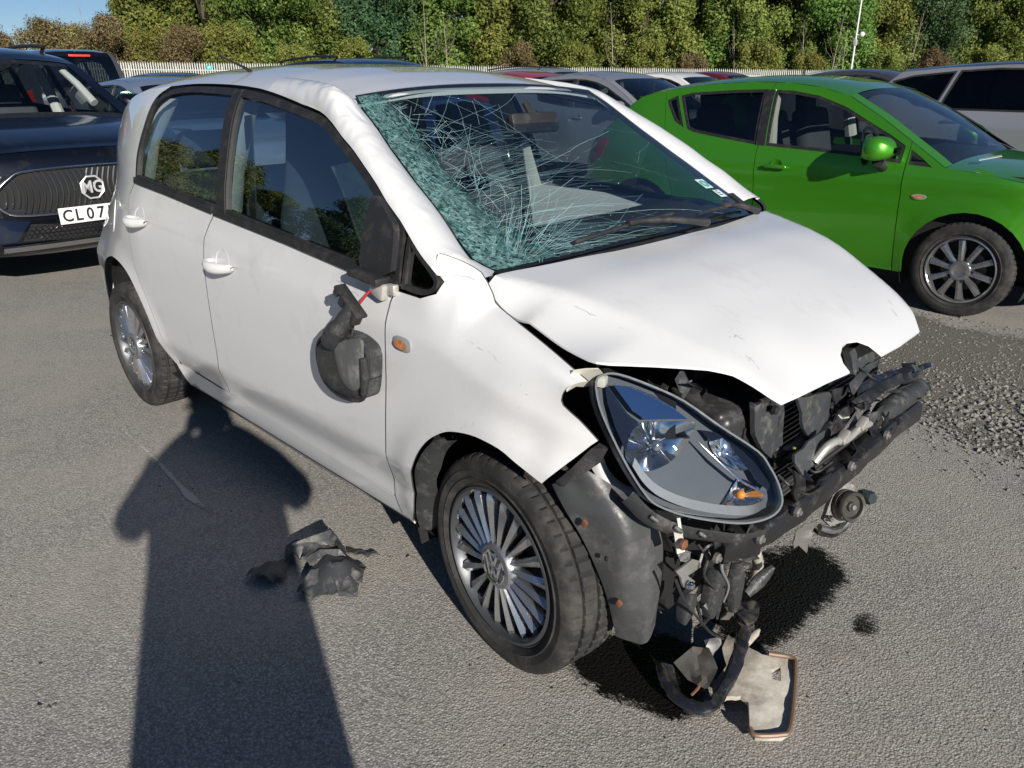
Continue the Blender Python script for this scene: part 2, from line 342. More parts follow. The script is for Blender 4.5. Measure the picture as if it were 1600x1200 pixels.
# ---- palisade fence
fm = mat('galvanised_pale', (.50, .51, .50), .55, metal=.3, var=.12, vscale=1.5)
fA, fB = Vector(spot(-260, 49)), Vector(spot(1900, 63)); fa_z, fb_z = .05, -1.25; fB = fA+(fB-fA)*1.4; fb_z = -1.45
fence = root('palisade_fence', 'pale galvanised steel palisade fence along the foot of the wood', 'fence', (fA.x, fA.y, fa_z))
dF = (fB-fA); dF.z = 0; LF = dF.length; dF.normalize(); nF = Vector((-dF.y, dF.x, 0)); mb = MB(); k = 0; s = 0
while s < LF:
    q = fA+dF*s-fA; z0 = (fb_z-fa_z)*s/LF; a = dF*.034; bq = nF*.012; z1, z2 = z0+.08, z0+2.20
    P = [q-a, q+a]; mb.add([q-a+Vector((0,0,z1)), q+bq*-1+Vector((0,0,z1)), q+a+Vector((0,0,z1)), q-a+Vector((0,0,z2)), q-bq+Vector((0,0,z2)), q+a+Vector((0,0,z2)), q-bq+Vector((0,0,z2+.12))], [(0,1,4,3),(1,2,5,4),(3,4,6),(4,5,6)]); s += .145; k += 1
tag(mb.obj('pales', fm, fence, 0), kind='stuff')
for hz in (.45, 1.85): MB().box((fB-fA)*.5*Vector((1,1,0)).x if False else ((fB.x-fA.x)/2, (fB.y-fA.y)/2, (fb_z-fa_z)/2+hz), (LF, .05, .05), Matrix.Rotation(math.atan2(dF.y, dF.x), 3, 'Z') @ Matrix.Rotation(-math.atan2(fb_z-fa_z, LF), 3, 'Y')).obj('rail', fm, fence, 0)
s = 0
while s < LF:
    q = dF*s+nF*.06; MB().box((q.x, q.y, (fb_z-fa_z)*s/LF+1.0), (.10, .05, 2.2), Matrix.Rotation(math.atan2(dF.y, dF.x), 3, 'Z')).obj('post', fm, fence, 0); s += 2.755
sg = CAM+FW*49.8+RT*((329-800)/1206.3*49.8*math.cos(pitch)); sg.z = 1.80
sgn = mesh('safety_sign', [sg+RT*a+Vector((0, 0, c))-FW*.02*(1-b_) for a, c in ((-.17,-.13),(.17,-.13),(.17,.13),(-.17,.13)) for b_ in (0, 1)], [(0,2,4,6),(7,5,3,1),(0,1,3,2),(2,3,5,4),(4,5,7,6),(6,7,1,0)], mat('sign_green', (.02, .42, .38), .5, var=.05), None, 0)
tag(sgn, 'small turquoise sign fixed to the palisade fence', 'sign')
MB().add([sg+RT*a+Vector((0,0,c))-FW*.025 for a, c in ((-.08,-.03),(.08,-.03),(.08,.05),(-.08,.05))], [(0,1,2,3)]).obj('sign_panel', plate_white, sgn, 0)
# ---- lamp column with camera
lp0 = Vector(spot(1330, 54)); lamp_ = root('lamp_column', 'slim galvanised column with a white dome camera in front of the trees', 'lamp post', tuple(lp0))
MB().tube([(0,0,0),(0,0,1.6),(0,0,1.65),(0,0,12)], [.10,.10,.07,.045], 10).obj('column', fm, lamp_)
cmr = MB().tube([(0,0,4.35),(.12,.12,4.35)], .035, 8).obj('camera_arm', fm, lamp_)
MB().lathe([(.001,.16),(.10,.13),(.16,.03),(.15,-.06),(.08,-.15),(.001,-.17)], (.26,.26,4.38), 'z', 16).obj('camera_dome', mat('white_plastic', (.75,.75,.75), .3), lamp_, 60)
MB().box((0,0,3.9), (.22,.16,.35), None, .02).obj('control_box', fm, lamp_)
hd_ = MB(); hd_.tube([(0,0,12),(.5,-.5,12.15)], [.04,.035], 8); hd_.box((.75,-.75,12.15), (.6,.25,.12), Matrix.Rotation(R(-45), 3, 'Z'), .04); hd_.obj('lamp_head', fm, lamp_)
# ---- trees
def leafmat(name, c1, c2, c3):
    m = bpy.data.materials.new(name); m.use_nodes = True; N = m.node_tree.nodes; L = m.node_tree.links; b = N['Principled BSDF']
    at = N.new('ShaderNodeAttribute'); at.attribute_name = 'tone'; cr = N.new('ShaderNodeValToRGB'); e = cr.color_ramp.elements
    e[0].color = c1+(1,); e[1].color = c3+(1,); k = e.new(.5); k.color = c2+(1,); L.new(at.outputs['Fac'], cr.inputs[0])
    oi = N.new('ShaderNodeObjectInfo'); hs = N.new('ShaderNodeHueSaturation'); mr = N.new('ShaderNodeMapRange'); mr.inputs[3].default_value = .47; mr.inputs[4].default_value = .525; L.new(oi.outputs['Random'], mr.inputs[0]); L.new(mr.outputs[0], hs.inputs['Hue'])
    m2 = N.new('ShaderNodeMapRange'); m2.inputs[3].default_value = .75; m2.inputs[4].default_value = 1.2; L.new(oi.outputs['Random'], m2.inputs[0]); L.new(m2.outputs[0], hs.inputs['Value'])
    L.new(cr.outputs[0], hs.inputs['Color']); L.new(hs.outputs[0], b.inputs['Base Color']); b.inputs['Roughness'].default_value = .6; b.inputs['Specular IOR Level'].default_value = .3
    t = N.new('ShaderNodeBsdfTranslucent'); L.new(hs.outputs[0], t.inputs[0]); mx = N.new('ShaderNodeMixShader'); mx.inputs[0].default_value = .3; L.new(b.outputs[0], mx.inputs[1]); L.new(t.outputs[0], mx.inputs[2]); L.new(mx.outputs[0], N['Material Output'].inputs[0])
    MATS[name] = m; return m
lm = [leafmat('leaf_green', (.085, .145, .03), (.15, .235, .05), (.27, .34, .08)), leafmat('leaf_olive', (.115, .145, .034), (.20, .235, .052), (.31, .32, .08)), leafmat('leaf_autumn', (.13, .10, .045), (.22, .175, .08), (.28, .24, .11)), leafmat('leaf_dark', (.045, .09, .04), (.08, .14, .06), (.13, .20, .08))]
bark = mat('bark', (.085, .070, .052), .9, var=.35, vscale=6, bump=.4, bscale=8)
def crown(name, h, w_, nblob, nleaf, size, seed, m, base=.12, taper=.0):
    g = np.random.RandomState(seed); C = []
    while len(C) < nblob:
        z = base*h+(h-base*h)*g.rand(); u = (z-base*h)/(h*(1-base)); prof = (math.sin(math.pi*(u*.86+.12))**.6)*(1-taper*u)
        a = g.rand()*6.283; r = w_*prof*math.sqrt(g.rand())*.85; C.append((r*math.cos(a), r*math.sin(a), z, w_*(.14+.22*g.rand())*(1-.3*u)))
    C = np.array(C); idx = g.randint(0, nblob, nleaf); d = g.randn(nleaf, 3); d /= np.linalg.norm(d, axis=1)[:, None]
    rad = C[idx, 3]*(.30+.95*g.rand(nleaf)**.7); P = C[idx, :3]+d*rad[:, None]*np.array((1, 1, 1.15))+g.randn(nleaf, 3)*.12
    P[:, 2] = np.maximum(P[:, 2], .1*h*g.rand(nleaf))
    n = d+g.randn(nleaf, 3)*.5; n /= np.linalg.norm(n, axis=1)[:, None]; t = np.cross(n, g.randn(nleaf, 3)); t /= np.linalg.norm(t, axis=1)[:, None]; bt = np.cross(n, t)
    s = size*(.55+.8*g.rand(nleaf))[:, None]; v = np.empty((nleaf, 4, 3)); v[:, 0] = P-t*s; v[:, 1] = P-bt*s*.55+n*s*.15; v[:, 2] = P+t*s; v[:, 3] = P+bt*s*.55+n*s*.15
    me = bpy.data.meshes.new(name); me.vertices.add(nleaf*4); me.vertices.foreach_set('co', v.ravel()); me.loops.add(nleaf*4); me.loops.foreach_set('vertex_index', np.arange(nleaf*4, dtype=np.int32)); me.polygons.add(nleaf); me.polygons.foreach_set('loop_start', np.arange(0, nleaf*4, 4, dtype=np.int32)); me.update(calc_edges=True)
    at = me.attributes.new('tone', 'FLOAT', 'POINT'); tone = np.clip(.5+.22*g.randn(nleaf)+.25*(g.rand(nblob)[idx]-.5)*2, 0, 1); at.data.foreach_set('value', np.repeat(tone, 4)); me.materials.append(m); me.validate()
    tk = MB(); rs = random.Random(seed); top = h*.85
    tk.tube([(0,0,-.3),(.02*h*rs.uniform(-1,1),.02*h*rs.uniform(-1,1),h*.3),(.03*h*rs.uniform(-1,1),.03*h*rs.uniform(-1,1),h*.6),(0,0,top)], [.022*h,.016*h,.010*h,.002*h], 7)
    for c in C[::3]:
        z0 = max(.08*h, c[2]*.55); tk.tube([(0, 0, z0), (c[0]*.5, c[1]*.5, (z0+c[2])/2+.02*h), (c[0], c[1], c[2])], [.008*h, .005*h, .0015*h], 5)
    return me, tk
protos = [crown('crown', 12, 3.9, 80, 62000, .115, 1, lm[0], .02), crown('crown', 11, 3.6, 75, 60000, .115, 2, lm[1], .02), crown('crown', 13, 3.9, 85, 66000, .115, 3, lm[0], .03), crown('crown', 12, 3.2, 70, 52000, .11, 4, lm[3], .01, .3), crown('crown', 5, 2.6, 40, 24000, .08, 5, lm[2], .03), crown('crown', 4, 2.2, 34, 20000, .08, 6, lm[1], .03), crown('crown', 12, 3.5, 64, 42000, .11, 8, lm[1], .02)]
trunks = []
for me, tk in protos:
    tm = bpy.data.meshes.new('trunk'); tm.from_pydata(tk.v, [], tk.f); tm.materials.append(bark); tm.polygons.foreach_set('use_smooth', [True]*len(tm.polygons)); trunks.append(tm)
KN = ['leafy green tree', 'olive green tree', 'tall broad green tree', 'dark dense green tree', 'brown autumnal shrub', 'low olive bush', 'loose yellowish-green tree']
def tree(px, D, k, sc, lab, group, at=None):
    P = spot(px, D) if at is None else at
    P = (P[0], P[1], P[2]-.2); r = root('tree' if k not in (4, 5) else 'shrub', lab, 'tree' if k not in (4, 5) else 'shrub', P, rr.uniform(0, 6.28), group); r.scale = (sc*rr.uniform(.92, 1.1), sc*rr.uniform(.92, 1.1), sc)
    link(bpy.data.objects.new('crown', protos[k][0]), r); link(bpy.data.objects.new('trunk', trunks[k]), r)
ORD = ['first','second','third','fourth','fifth','sixth','seventh','eighth','ninth','tenth','eleventh','twelfth','thirteenth','fourteenth','fifteenth','sixteenth','seventeenth','eighteenth','nineteenth','twentieth','twenty-first','twenty-second','twenty-third','twenty-fourth','twenty-fifth','twenty-sixth','twenty-seventh','twenty-eighth','twenty-ninth']
row1 = [(-120,66,1,.8),(-40,70,4,1.3),(252,64,1,1.0),(330,66,2,1.0),(430,64,0,.95),(520,67,2,1.0),(600,65,3,1.0),(690,66,0,1.05),(780,67,1,1.0),(860,65,2,1.0),(930,68,0,.95),(1010,66,1,1.0),(1090,69,0,1.05),(1150,67,6,1.0),(1225,70,2,1.0),(1300,68,0,.95),(1370,71,1,1.0),(1440,70,3,1.0),(1520,73,2,1.0),(1590,72,6,1.05),(1680,74,0,1.0),(1780,74,2,1.0),(1880,76,1,1.0),(1980,76,0,1.05),(2090,78,6,1.0),(2210,79,2,1.0),(2340,80,0,1.0),(2480,82,3,1.05),(2620,84,1,1.0)]
desc = ['behind the fence']
for i, (px, D, k, sc) in enumerate(row1):
    tree(px, D, k, sc*1.05, KN[k]+' in the wood\'s front row, %s from the left' % ORD[i], 'trees in the front row of the wood')
for i, px in enumerate((270, 380, 470, 560, 650, 740, 820, 900, 970, 1050, 1130, 1200, 1270, 1340, 1410, 1480, 1560, 1650, 1740)):
    tree(px, 76+3*(i % 3), (0, 2, 1, 3, 2)[i % 5], 1.25, 'taller green tree in the back row of the wood, %s from the left' % ORD[i], 'trees in the back row of the wood')
cnt_ = {4: 0, 5: 0}
for px, D, k, sc in sorted(((80,57,4,.95),(130,58,4,.9),(185,57,4,1.0),(245,58,5,1.1),(300,58,4,.9),(360,58,5,1.2),(20,60,4,.8),(460,58,5,.9),(560,59,5,1.0),(820,62,4,.8),(900,61,5,1.0),(1010,62,5,1.1),(1080,63,4,.7),(1180,63,5,1.1),(1260,63,5,.9),(1390,64,5,1.0),(1450,65,4,.8),(1540,66,5,1.1))):
    tree(px, D, k, sc, KN[k]+' just behind the palisade fence, %s of its kind from the left' % ORD[cnt_[k]], ('brown shrubs along the fence' if k == 4 else 'low olive bushes along the fence')); cnt_[k] += 1
for i in range(17):              # the wood on the other side of the yard, mirrored in the car windows
    az = R(182+i*4.6); dd = 36+5*(i % 3); q = Vector((CAM.x+dd*math.cos(az), CAM.y+dd*math.sin(az), 0))
    tree(0, 0, (0, 2, 3, 1)[i % 4], .66+.22*((i*7) % 5)/4, 'green tree across the yard, seen only as a reflection in the windows', 'trees across the yard behind the photographer', at=(q.x, q.y, 0))

pale_bark = mat('pale_bark', (.30, .26, .20), .85, var=.3, vscale=5)
for i, (px, D) in enumerate(((668,61.5),(702,62),(1188,64),(1255,64.5),(1298,64.5),(1316,65),(1150,63.5),(960,62.5),(1420,66),(150,59),(105,60))):
    P = spot(px, D); hgt = rr.uniform(5, 8); r_ = root('sapling', 'thin pale leafless sapling among the wood\'s front shrubs, %s from the left' % ORD[sorted([668,702,1188,1255,1298,1316,1150,960,1420,150,105]).index(px)], 'tree', (P[0], P[1], P[2]-.2), 0, 'pale leafless saplings behind the fence')
    tk = MB(); lean = rr.uniform(-.6, .6); path = [(lean*t*t, lean*.5*t, hgt*t) for t in (0, .3, .6, 1)]; tk.tube(path, [.05, .04, .028, .006], 6); tko = tk.obj('trunk', pale_bark, r_)
    for k in range(14):
        t = rr.uniform(.25, .95); a = rr.uniform(0, 6.28); L2 = hgt*.26*(1.15-t); p0 = Vector((lean*t*t, lean*.5*t, hgt*t)); MB().tube([p0, p0+Vector((math.cos(a)*L2*.5, math.sin(a)*L2*.5, L2*.55)), p0+Vector((math.cos(a)*L2*.75, math.sin(a)*L2*.75, L2*1.3))], [.02*(1.2-t), .012*(1.2-t), .004], 4).obj('branch', pale_bark, tko, 60)
# ================================================================== the crashed white car
# car frame = world frame: x forward from the front axle, y to the car's left, z up
_ZW = np.array([(0.05,.66),(0.10,.70),(0.17,.745),(.22,.772),(.30,.79),(.45,.803),(.6,.815),(.75,.820),(.86,.818),(.93,.806),(1.0,.785),(1.1,.755),(1.2,.72),(1.3,.68),(1.36,.648),(1.42,.60),(1.5,.5)])
_zz = np.linspace(0, 1.6, 801); _ww = np.interp(_zz, _ZW[:, 0], _ZW[:, 1])
_k = np.exp(-.5*(np.arange(-30, 31)/13.)**2); _k /= _k.sum(); _ww = np.convolve(np.pad(_ww, 30, 'edge'), _k, 'valid')
def wside(x, z):
    a = float(np.interp(z, _zz, _ww))
    if x > 0: a -= .30*(x/.6)**2.2
    if x < -2.0: a -= float(np.interp(z, [.45, .65, .95, 1.15, 1.4], [.09, .10, .235, .21, .20]))*((-2.0-x)/.9)**1.8
    for cx, cz, ra in ((0, .29, .37), (-2.42, .29, .41)):
        r = math.hypot(x-cx, z-cz); a += .011*math.exp(-((r-ra)/.055)**2) if z < .8 else 0
    zc = .455-.022*(-x-.45)
    if -2.1 < x < -.3 and z < zc: a -= min(.030, (zc-z)*.30)
    zb = np.interp(x, [-2.1, -1.36, -.48, -.2], [1.056, 1.015, .958, .945])-.075
    a -= .006*(1/(1+math.exp(-(z-zb)/.006)))*(1 if z < zb+.06 else max(0, 1-(z-zb-.06)/.1))
    return a
FT = np.array([(-.26,-.66,1.035),(-.225,-.658,1.025),(-.18,-.662,1.008),(-.135,-.683,1.0),(-.11,-.689,.968),(-.088,-.702,.946),(.033,-.722,.916),(.16,-.742,.882),(.24,-.750,.858),(.30,-.745,.84)])
def side(x, z): return (x, -wside(x, z), z)
def fend(x, s):
    """fender: side surface that rolls over to the bonnet gap (s=1.06)"""
    b = min(1, max(0, (x+.25)/.17)); b = b*b*(3-2*b)
    yt = float(np.interp(x, FT[:, 0], FT[:, 1])); zt = float(np.interp(x, FT[:, 0], FT[:, 2]))
    p = np.array(side(x, s))
    s0 = float(np.interp(x, [-.25, 0, .3], [.86, .80, .73]))
    if s > s0 and b > 0:
        t = min(1, (s-s0)/(1.06-s0)); y0 = -wside(x, s0)
        q = [(y0, s0), (y0+.012, s0+.06), (yt-.07, zt+.002), (yt, zt)]
        c = [(1-t)**3, 3*t*(1-t)**2, 3*t*t*(1-t), t**3]
        pb = np.array((x, sum(c[i]*q[i][0] for i in range(4)), sum(c[i]*q[i][1] for i in range(4))))
        p = p*(1-b)+pb*b
    # crease pushed into the wing ahead of the wheel
    d = math.exp(-(((x-.13)/.10)**2+((s-.70)/.05)**2)); p[1] += .012*d
    d = math.exp(-(((x-.20)/.05)**2+((s-.66)/.07)**2)); p[1] -= .010*d
    p[1] += .004*noise.noise(Vector((x*7, s*7, 1.3)))*min(1, max(0, (x+.1)*4))
    return tuple(p)
def inset(lp, d):
    n = len(lp); A = np.array(lp); area = .5*np.sum(A[:, 0]*np.roll(A[:, 1], -1)-np.roll(A[:, 0], -1)*A[:, 1]); sg = 1 if area > 0 else -1; out = []
    for i in range(n):
        e1 = A[i]-A[i-1]; e2 = A[(i+1) % n]-A[i]
        n1 = np.array((-e1[1], e1[0]))/max(1e-9, np.linalg.norm(e1)); n2 = np.array((-e2[1], e2[0]))/max(1e-9, np.linalg.norm(e2))
        b = n1+n2; L = np.dot(b, b); b = b*2/L if L > .3 else n1*1.5
        out.append(tuple(A[i]+sg*b*d))
    return out
car = root('wrecked_hatchback', 'white five-door hatchback with smashed front end and shattered windscreen', 'car')
INW = (0, .004, 0)
archF = sm([(-.395,.235),(-.368,.29),(-.342,.383),(-.287,.498),(-.226,.575),(-.159,.625),(-.106,.647),(-.032,.66),(.043,.655),(.095,.635),(.167,.606)], 4)
shutF = sm([(-.468,.297),(-.428,.494),(-.388,.709),(-.375,.894),(-.35,.948)], 4)
ffront = [(.20,.634),(.284,.739)]+sm([(.284,.739),(.242,.803),(.207,.846),(.203,.861),(.215,.878)], 4)[1:]+[(.25,.905),(.285,1.06)]
ffront = [(.284,.739),(.262,.772),(.242,.803),(.222,.825),(.207,.842),(.203,.86),(.206,.89),(.216,.94),(.232,1.0),(.244,1.06)]
fl = archF[::1]+ffront+[(.16,1.06),(.03,1.06),(-.09,1.06),(-.135,1.06),(-.18,1.06),(-.225,1.06),(-.228,1.02),(-.196,.994),(-.208,.965),(-.257,.947)]+shutF[::-1]+[(-.455,.235)]
fender = panel('front_wing', [inset(fl, .0022)], fend, white, car, .022, INW, smooth=50, fmat=gap_shade)
flL = fl
def fendL(x, s):
    p = fend(x, s); return p
def wing_far(x, s):
    q = fend(x, s); k = min(1, max(0, (x+.12)/.3)); return (q[0], q[1]*(1-.07*k), q[2]-.05*k*max(0, (s-.8)/.26))
_f2 = panel('front_wing', [inset([(a, min(b_, .93 if a > -.3 else b_)) for a, b_ in fl], .0022)], wing_far, white, car, .04, INW, smooth=50); mirrored(_f2, 'front_wing', car); bpy.data.objects.remove(_f2)
shutB = sm([(-1.387,1.012),(-1.425,.949),(-1.43,.844),(-1.445,.64),(-1.465,.493),(-1.488,.418),(-1.508,.317)], 4)
beltF = [(-.35,.951),(-.484,.960),(-.9,.988),(-1.387,1.014)]
fd = shutF+beltF[1:-1]+shutB+[(-1.0,.297)]
fdoor = panel('front_door', [inset(fd, .0025)], side, white, car, .03, INW, fmat=gap_shade)
rsh = sm([(-1.508,.317),(-1.90,.33),(-1.935,.35),(-1.975,.41),(-2.01,.49),(-2.05,.585),(-2.10,.66),(-2.132,.74),(-2.14,.91),(-2.173,.998)], 3)
rd = rsh+[(-2.11,1.052),(-1.8,1.039),(-1.387,1.014)]+shutB[1:-1]
rdoor = panel('rear_door', [inset(rd, .0025)], side, white, car, .03, INW, fmat=gap_shade)
archR = sm([(-2.83,.33),(-2.81,.44),(-2.72,.58),(-2.60,.665),(-2.48,.70),(-2.40,.706),(-2.298,.698),(-2.196,.66),(-2.106,.57),(-2.048,.455),(-2.013,.367),(-1.985,.318)], 4)
rail = sm([(-2.66,1.27),(-2.55,1.325),(-2.4,1.366),(-2.2,1.395),(-1.974,1.408),(-1.76,1.418),(-1.456,1.416),(-1.226,1.402),(-1.03,1.376),(-.866,1.351)], 4)
qp = archR+[(-1.95,.322)]+rsh[6:]+sm([(-2.11,1.056),(-2.124,1.166),(-2.104,1.266),(-2.072,1.362),(-1.985,1.408)], 4)+sm([(-2.2,1.395),(-2.4,1.366),(-2.55,1.325),(-2.66,1.27)], 3)+sm([(-2.735,1.15),(-2.82,.95),(-2.90,.75),(-2.94,.6),(-2.945,.45),(-2.93,.36)], 4)
quarter = panel('rear_quarter', [qp], side, white, car, .035, INW, fmat=gap_shade)
sl = [(-1.99,.318),(-1.5,.308),(-.468,.290),(-.455,.235),(-.40,.232),(-.40,.222),(-.7,.205),(-1.4,.205),(-1.95,.22)]
def sillf(x, z): y = side(x, z)[1]; return (x, y+.004, z)
sill = panel('sill', [inset(sl, .001)], sillf, white, car, .03, (0, .05, .0))
for o in (fdoor, rdoor, quarter, sill): mirrored(o)
# ---- fuel flap line, handles, side repeater
fuel = panel('fuel_flap', [[(-2.47+.058*math.cos(a*.2618), .875+.07*math.sin(a*.2618)) for a in range(24)]], lambda x, z: (x, -wside(x, z)-.0025, z), white, car, .03, (0, .006, 0))
def handle(x, z):
    cup = panel('handle_cup', [[(x+.05*math.cos(a*.2618), z+.045*math.sin(a*.2618)) for a in range(24)]], lambda a, b: (a, -wside(a, b)-.0015+.012*max(0, 1-((a-x)/.05)**2-((b-z)/.045)**2), b), white, car, .012)
    rows = []
    for i in range(15):
        t = i/14; xx = x-.085+.17*t; out = .034*math.sin(math.pi*min(1, max(0, (t*1.0)))**.6)+.004; h = .013+.006*math.sin(math.pi*t)
        if t < .04 or t > .96: h *= .5
        zc_ = z-.004-.008*math.sin(math.pi*t)
        y = -wside(xx, zc_)
        rows.append([(xx, y-out+.011*math.cos(a)-.002, zc_+h*math.sin(a)) for a in [k*math.pi/5 for k in range(11)]])
    MB().grid(rows).obj('door_handle', white, car, 60)
    return cup
handle(-1.285, .868); handle(-2.005, .925)
ind = panel('side_repeater', [[(-.307+.036*math.copysign(abs(math.cos(a*.2618))**.6, math.cos(a*.2618)), .822+.019*math.copysign(abs(math.sin(a*.2618))**.7, math.sin(a*.2618))) for a in range(24)]], lambda x, z: (x, -wside(x, z)-.003-.004*max(0, 1-((x+.307)/.036)**2-((z-.822)/.019)**2), z), mat('repeater_rim', (.30, .31, .32), .3, var=.1), car, .01, (0, .006, 0))
panel('repeater_lens', [[(-.307+.027*math.cos(a*.2618), .822+.013*math.sin(a*.2618)) for a in range(24)]], lambda x, z: (x, -wside(x, z)-.0085, z), mat('repeater_lens', (.62, .22, .10), .12, var=.9, vscale=70, coat=1), ind, .008)
# ---- roof
ROOFC = np.array([(-2.72,1.345),(-2.6,1.395),(-2.45,1.430),(-2.2,1.464),(-1.9,1.484),(-1.6,1.487),(-1.3,1.474),(-1.1,1.453),(-.95,1.428),(-.85,1.408)])
rz = np.array(rail)
def roofpt(x, v):
    """v from -1 (near rail) to 1"""
    zr = float(np.interp(x, rz[:, 0], rz[:, 1])); yr = wside(x, zr); zc = float(np.interp(x, ROOFC[:, 0], ROOFC[:, 1]))
    a = abs(v); y = yr*math.copysign(1-(1-a)**1.0, v) if a < 1 else math.copysign(yr, v)
    return Vector((x+.02*(1-v*v)*(-1 if x > -1 else 0)*0, y, zr+(zc-zr)*(1-a**3.2)))
def dent(P):
    """the near front roof corner is buckled"""
    d = math.exp(-(((P.x+.90)/.13)**2+((P.y+.60)/.10)**2))
    n = noise.fractal(Vector((P.x*9, P.y*9, P.z*4)), .7, 2.1, 4)
    k = math.exp(-(((P.x+.95)/.35)**2+((P.y+.62)/.09)**2))
    fold = math.sin((P.x*1.0+P.y*.7)*70)*.0035
    P.z += .006*d+k*abs(n)*.004-.004*k; P.y -= .004*d
    return P
rows = []
for xx in np.linspace(-2.67, -.84, 71):
    rows.append([dent(roofpt(float(xx)-(.045*(1-v*v) if xx > -.9 else 0)*((xx+.9)/.06 if xx > -.9 else 0)*0, v)) for v in np.linspace(-1, 1, 61)])
# front lip folds down to the glass
last = rows[-1]; rows.append([Vector((p.x+.012, p.y*.995, p.z-.006)) for p in last]); rows.append([Vector((p.x+.010, p.y*.99, p.z-.02)) for p in last])
MB().grid(rows, flip=True).obj('roof', white, car, 50)
# ---- windscreen pillar, near side (crumpled) and far side
PO = [(-1.22,1.401),(-1.10,1.386),(-.98,1.368),(-.866,1.351),(-.79,1.327),(-.713,1.292),(-.645,1.262),(-.578,1.227),(-.51,1.190),(-.448,1.151),(-.40,1.125),(-.368,1.107),(-.288,1.054),(-.228,1.022)]
PI_ = [(-1.20,-.54,1.438),(-1.08,-.545,1.429),(-.95,-.555,1.416),(-.835,-.572,1.394),(-.765,-.571,1.348),(-.70,-.577,1.307),(-.63,-.590,1.263),(-.56,-.602,1.222),(-.495,-.611,1.183),(-.43,-.619,1.146),(-.385,-.625,1.119),(-.345,-.633,1.095),(-.268,-.652,1.050),(-.225,-.658,1.024)]
def pillar(crush, y_in=None):
    rows = []
    A = sm(PO, 9); B = sm(PI_, 9)
    for i, (o, q) in enumerate(zip(A, B)):
        O = Vector((o[0], -wside(o[0], o[1])-.002, o[1])); I = Vector(q)
        if not crush: I = Vector((q[0]-.004, -np.interp(q[2], [1.0, 1.386], [.650, .535]), q[2]-.004))
        u = i/(len(A)-1); r = []; fade = min(1, i/16)
        for j in range(25):
            t = j/24; P = O.lerp(I, t)+Vector((.25, -.50, .83))*((.030 if crush else .014)*(1-abs(2*t-1)**2.4))*(1-.25*u)*(.55+.45*fade)
            if crush:
                wr = abs(noise.noise(Vector((P.x*13+P.y*8, P.y*10, P.z*5+4)))); w2 = abs(noise.noise(Vector((P.x*27-P.y*11, P.y*30, P.z*12)))); n = noise.noise(Vector((P.x*5, P.y*6, P.z*4)))
                top = math.exp(-((u-.27)/.15)**2); P += Vector((.3, -.5, .8))*(n*.002-wr*(.003+.008*top)-w2*(.002+.006*top)+.003*top)*(math.sin(math.pi*t)**.5 if 0 < t < 1 else .25)*fade
                P.z += (.010*math.exp(-((u-.24)/.07)**2)+.004)*math.sin(math.pi*t)*fade
            r.append(P)
        r.insert(0, r[0]+Vector((0, .02, -.004))); r.append(r[-1]+Vector((-.012, .004, -.016))); rows.append(r)
    WE = np.array([(-.225,-.658,1.024),(-.19,-.645,1.007),(-.165,-.632,.997),(-.13,-.675,.999)])
    for x in (-.212, -.196, -.18, -.164, -.148, -.13) if crush else ():      # foot of the pillar, faired into the wing
        k = (x+.225)/.095; I = Vector((x, float(np.interp(x, WE[:, 0], WE[:, 1])), float(np.interp(x, WE[:, 0], WE[:, 2]))+.002)); O = Vector(fend(x, float(np.interp(k, [0, .2, 1], [1.016, 1.0, 1.03]))))+Vector((0, -.002, .001))
        if not crush: I.y = min(I.y, -.64)
        r = [O.lerp(I, j/24)+Vector((.1, -.5, .85))*(.022*(1-abs(2*j/24-1)**2.4)*(1-k)+.002) for j in range(25)]
        r.insert(0, r[0]+Vector((0, .02, -.004))); r.append(r[-1]+Vector((-.012, .004, -.016))); rows.append(r)
    return MB().grid(rows, flip=False)
pillar(True).obj('windscreen_pillar', white, car, 22)
_p = pillar(False).obj('windscreen_pillar', white, car, 50); mirrored(_p, 'windscreen_pillar'); bpy.data.objects.remove(_p)
# ---- windscreen
def ws_edge(t, s):           # t 0 bottom .. 1 top
    if s == 0:
        B = [(-.165,-.615,.992),(-.19,-.640,1.004),(-.225,-.655,1.022)]+[PI_[k] for k in (12,11,10,9,8,7,6,5,4)]+[(-.842,-.545,1.393)]
    else:
        B = [(-.165,.625,.992),(-.19,.638,1.004),(-.225,.64,1.022)]+[(PI_[k][0], np.interp(PI_[k][2], [1.0, 1.386], [.642, .522]), PI_[k][2]) for k in (12,11,10,9,8,7,6,5,4)]+[(-.842,.51,1.393)]
    B = np.array(B); L = np.r_[0, np.cumsum(np.linalg.norm(np.diff(B, axis=0), axis=1))]; L /= L[-1]
    return Vector([float(np.interp(t, L, B[:, k])) for k in range(3)])
_ec = {}
def wsp(s, t, off=0.0):
    k = round(t, 4)
    if k not in _ec: _ec[k] = (ws_edge(k, 0), ws_edge(k, 1))
    a, b = _ec[k]; P = a.lerp(b, s); c = 1-abs(2*s-1)**2.2; n = Vector((.507, 0, .862))
    P += n*(.028*c)+Vector((.05*(1-t)-.035*t, 0, .004*t))*c
    sag = math.exp(-((s-.115)/.07)**2)*math.sin(math.pi*min(1, max(0, t)))**.6   # pushed-in fold beside the crushed pillar
    P += n*(-.020*sag+off)
    return P
rows = [[wsp(s, t) for s in np.linspace(0, 1, 57)] for t in np.linspace(0, 1, 41)]
ws = MB().grid(rows).obj('windscreen', wsg, car, 60)
def wsband(s, t): return wsp(s, t, .0015)
# black printed border
bor = MB()
for s0, s1, t0, t1 in ((.0, 1, 0, .045), (.0, 1, .955, 1), (.965, 1, .045, .955)):
    bor.grid([[wsp(s, t, -.002) for s in np.linspace(s0, s1, 40)] for t in np.linspace(t0, t1, 20)])
bor.obj('windscreen_border', trim_bl, ws, 60)
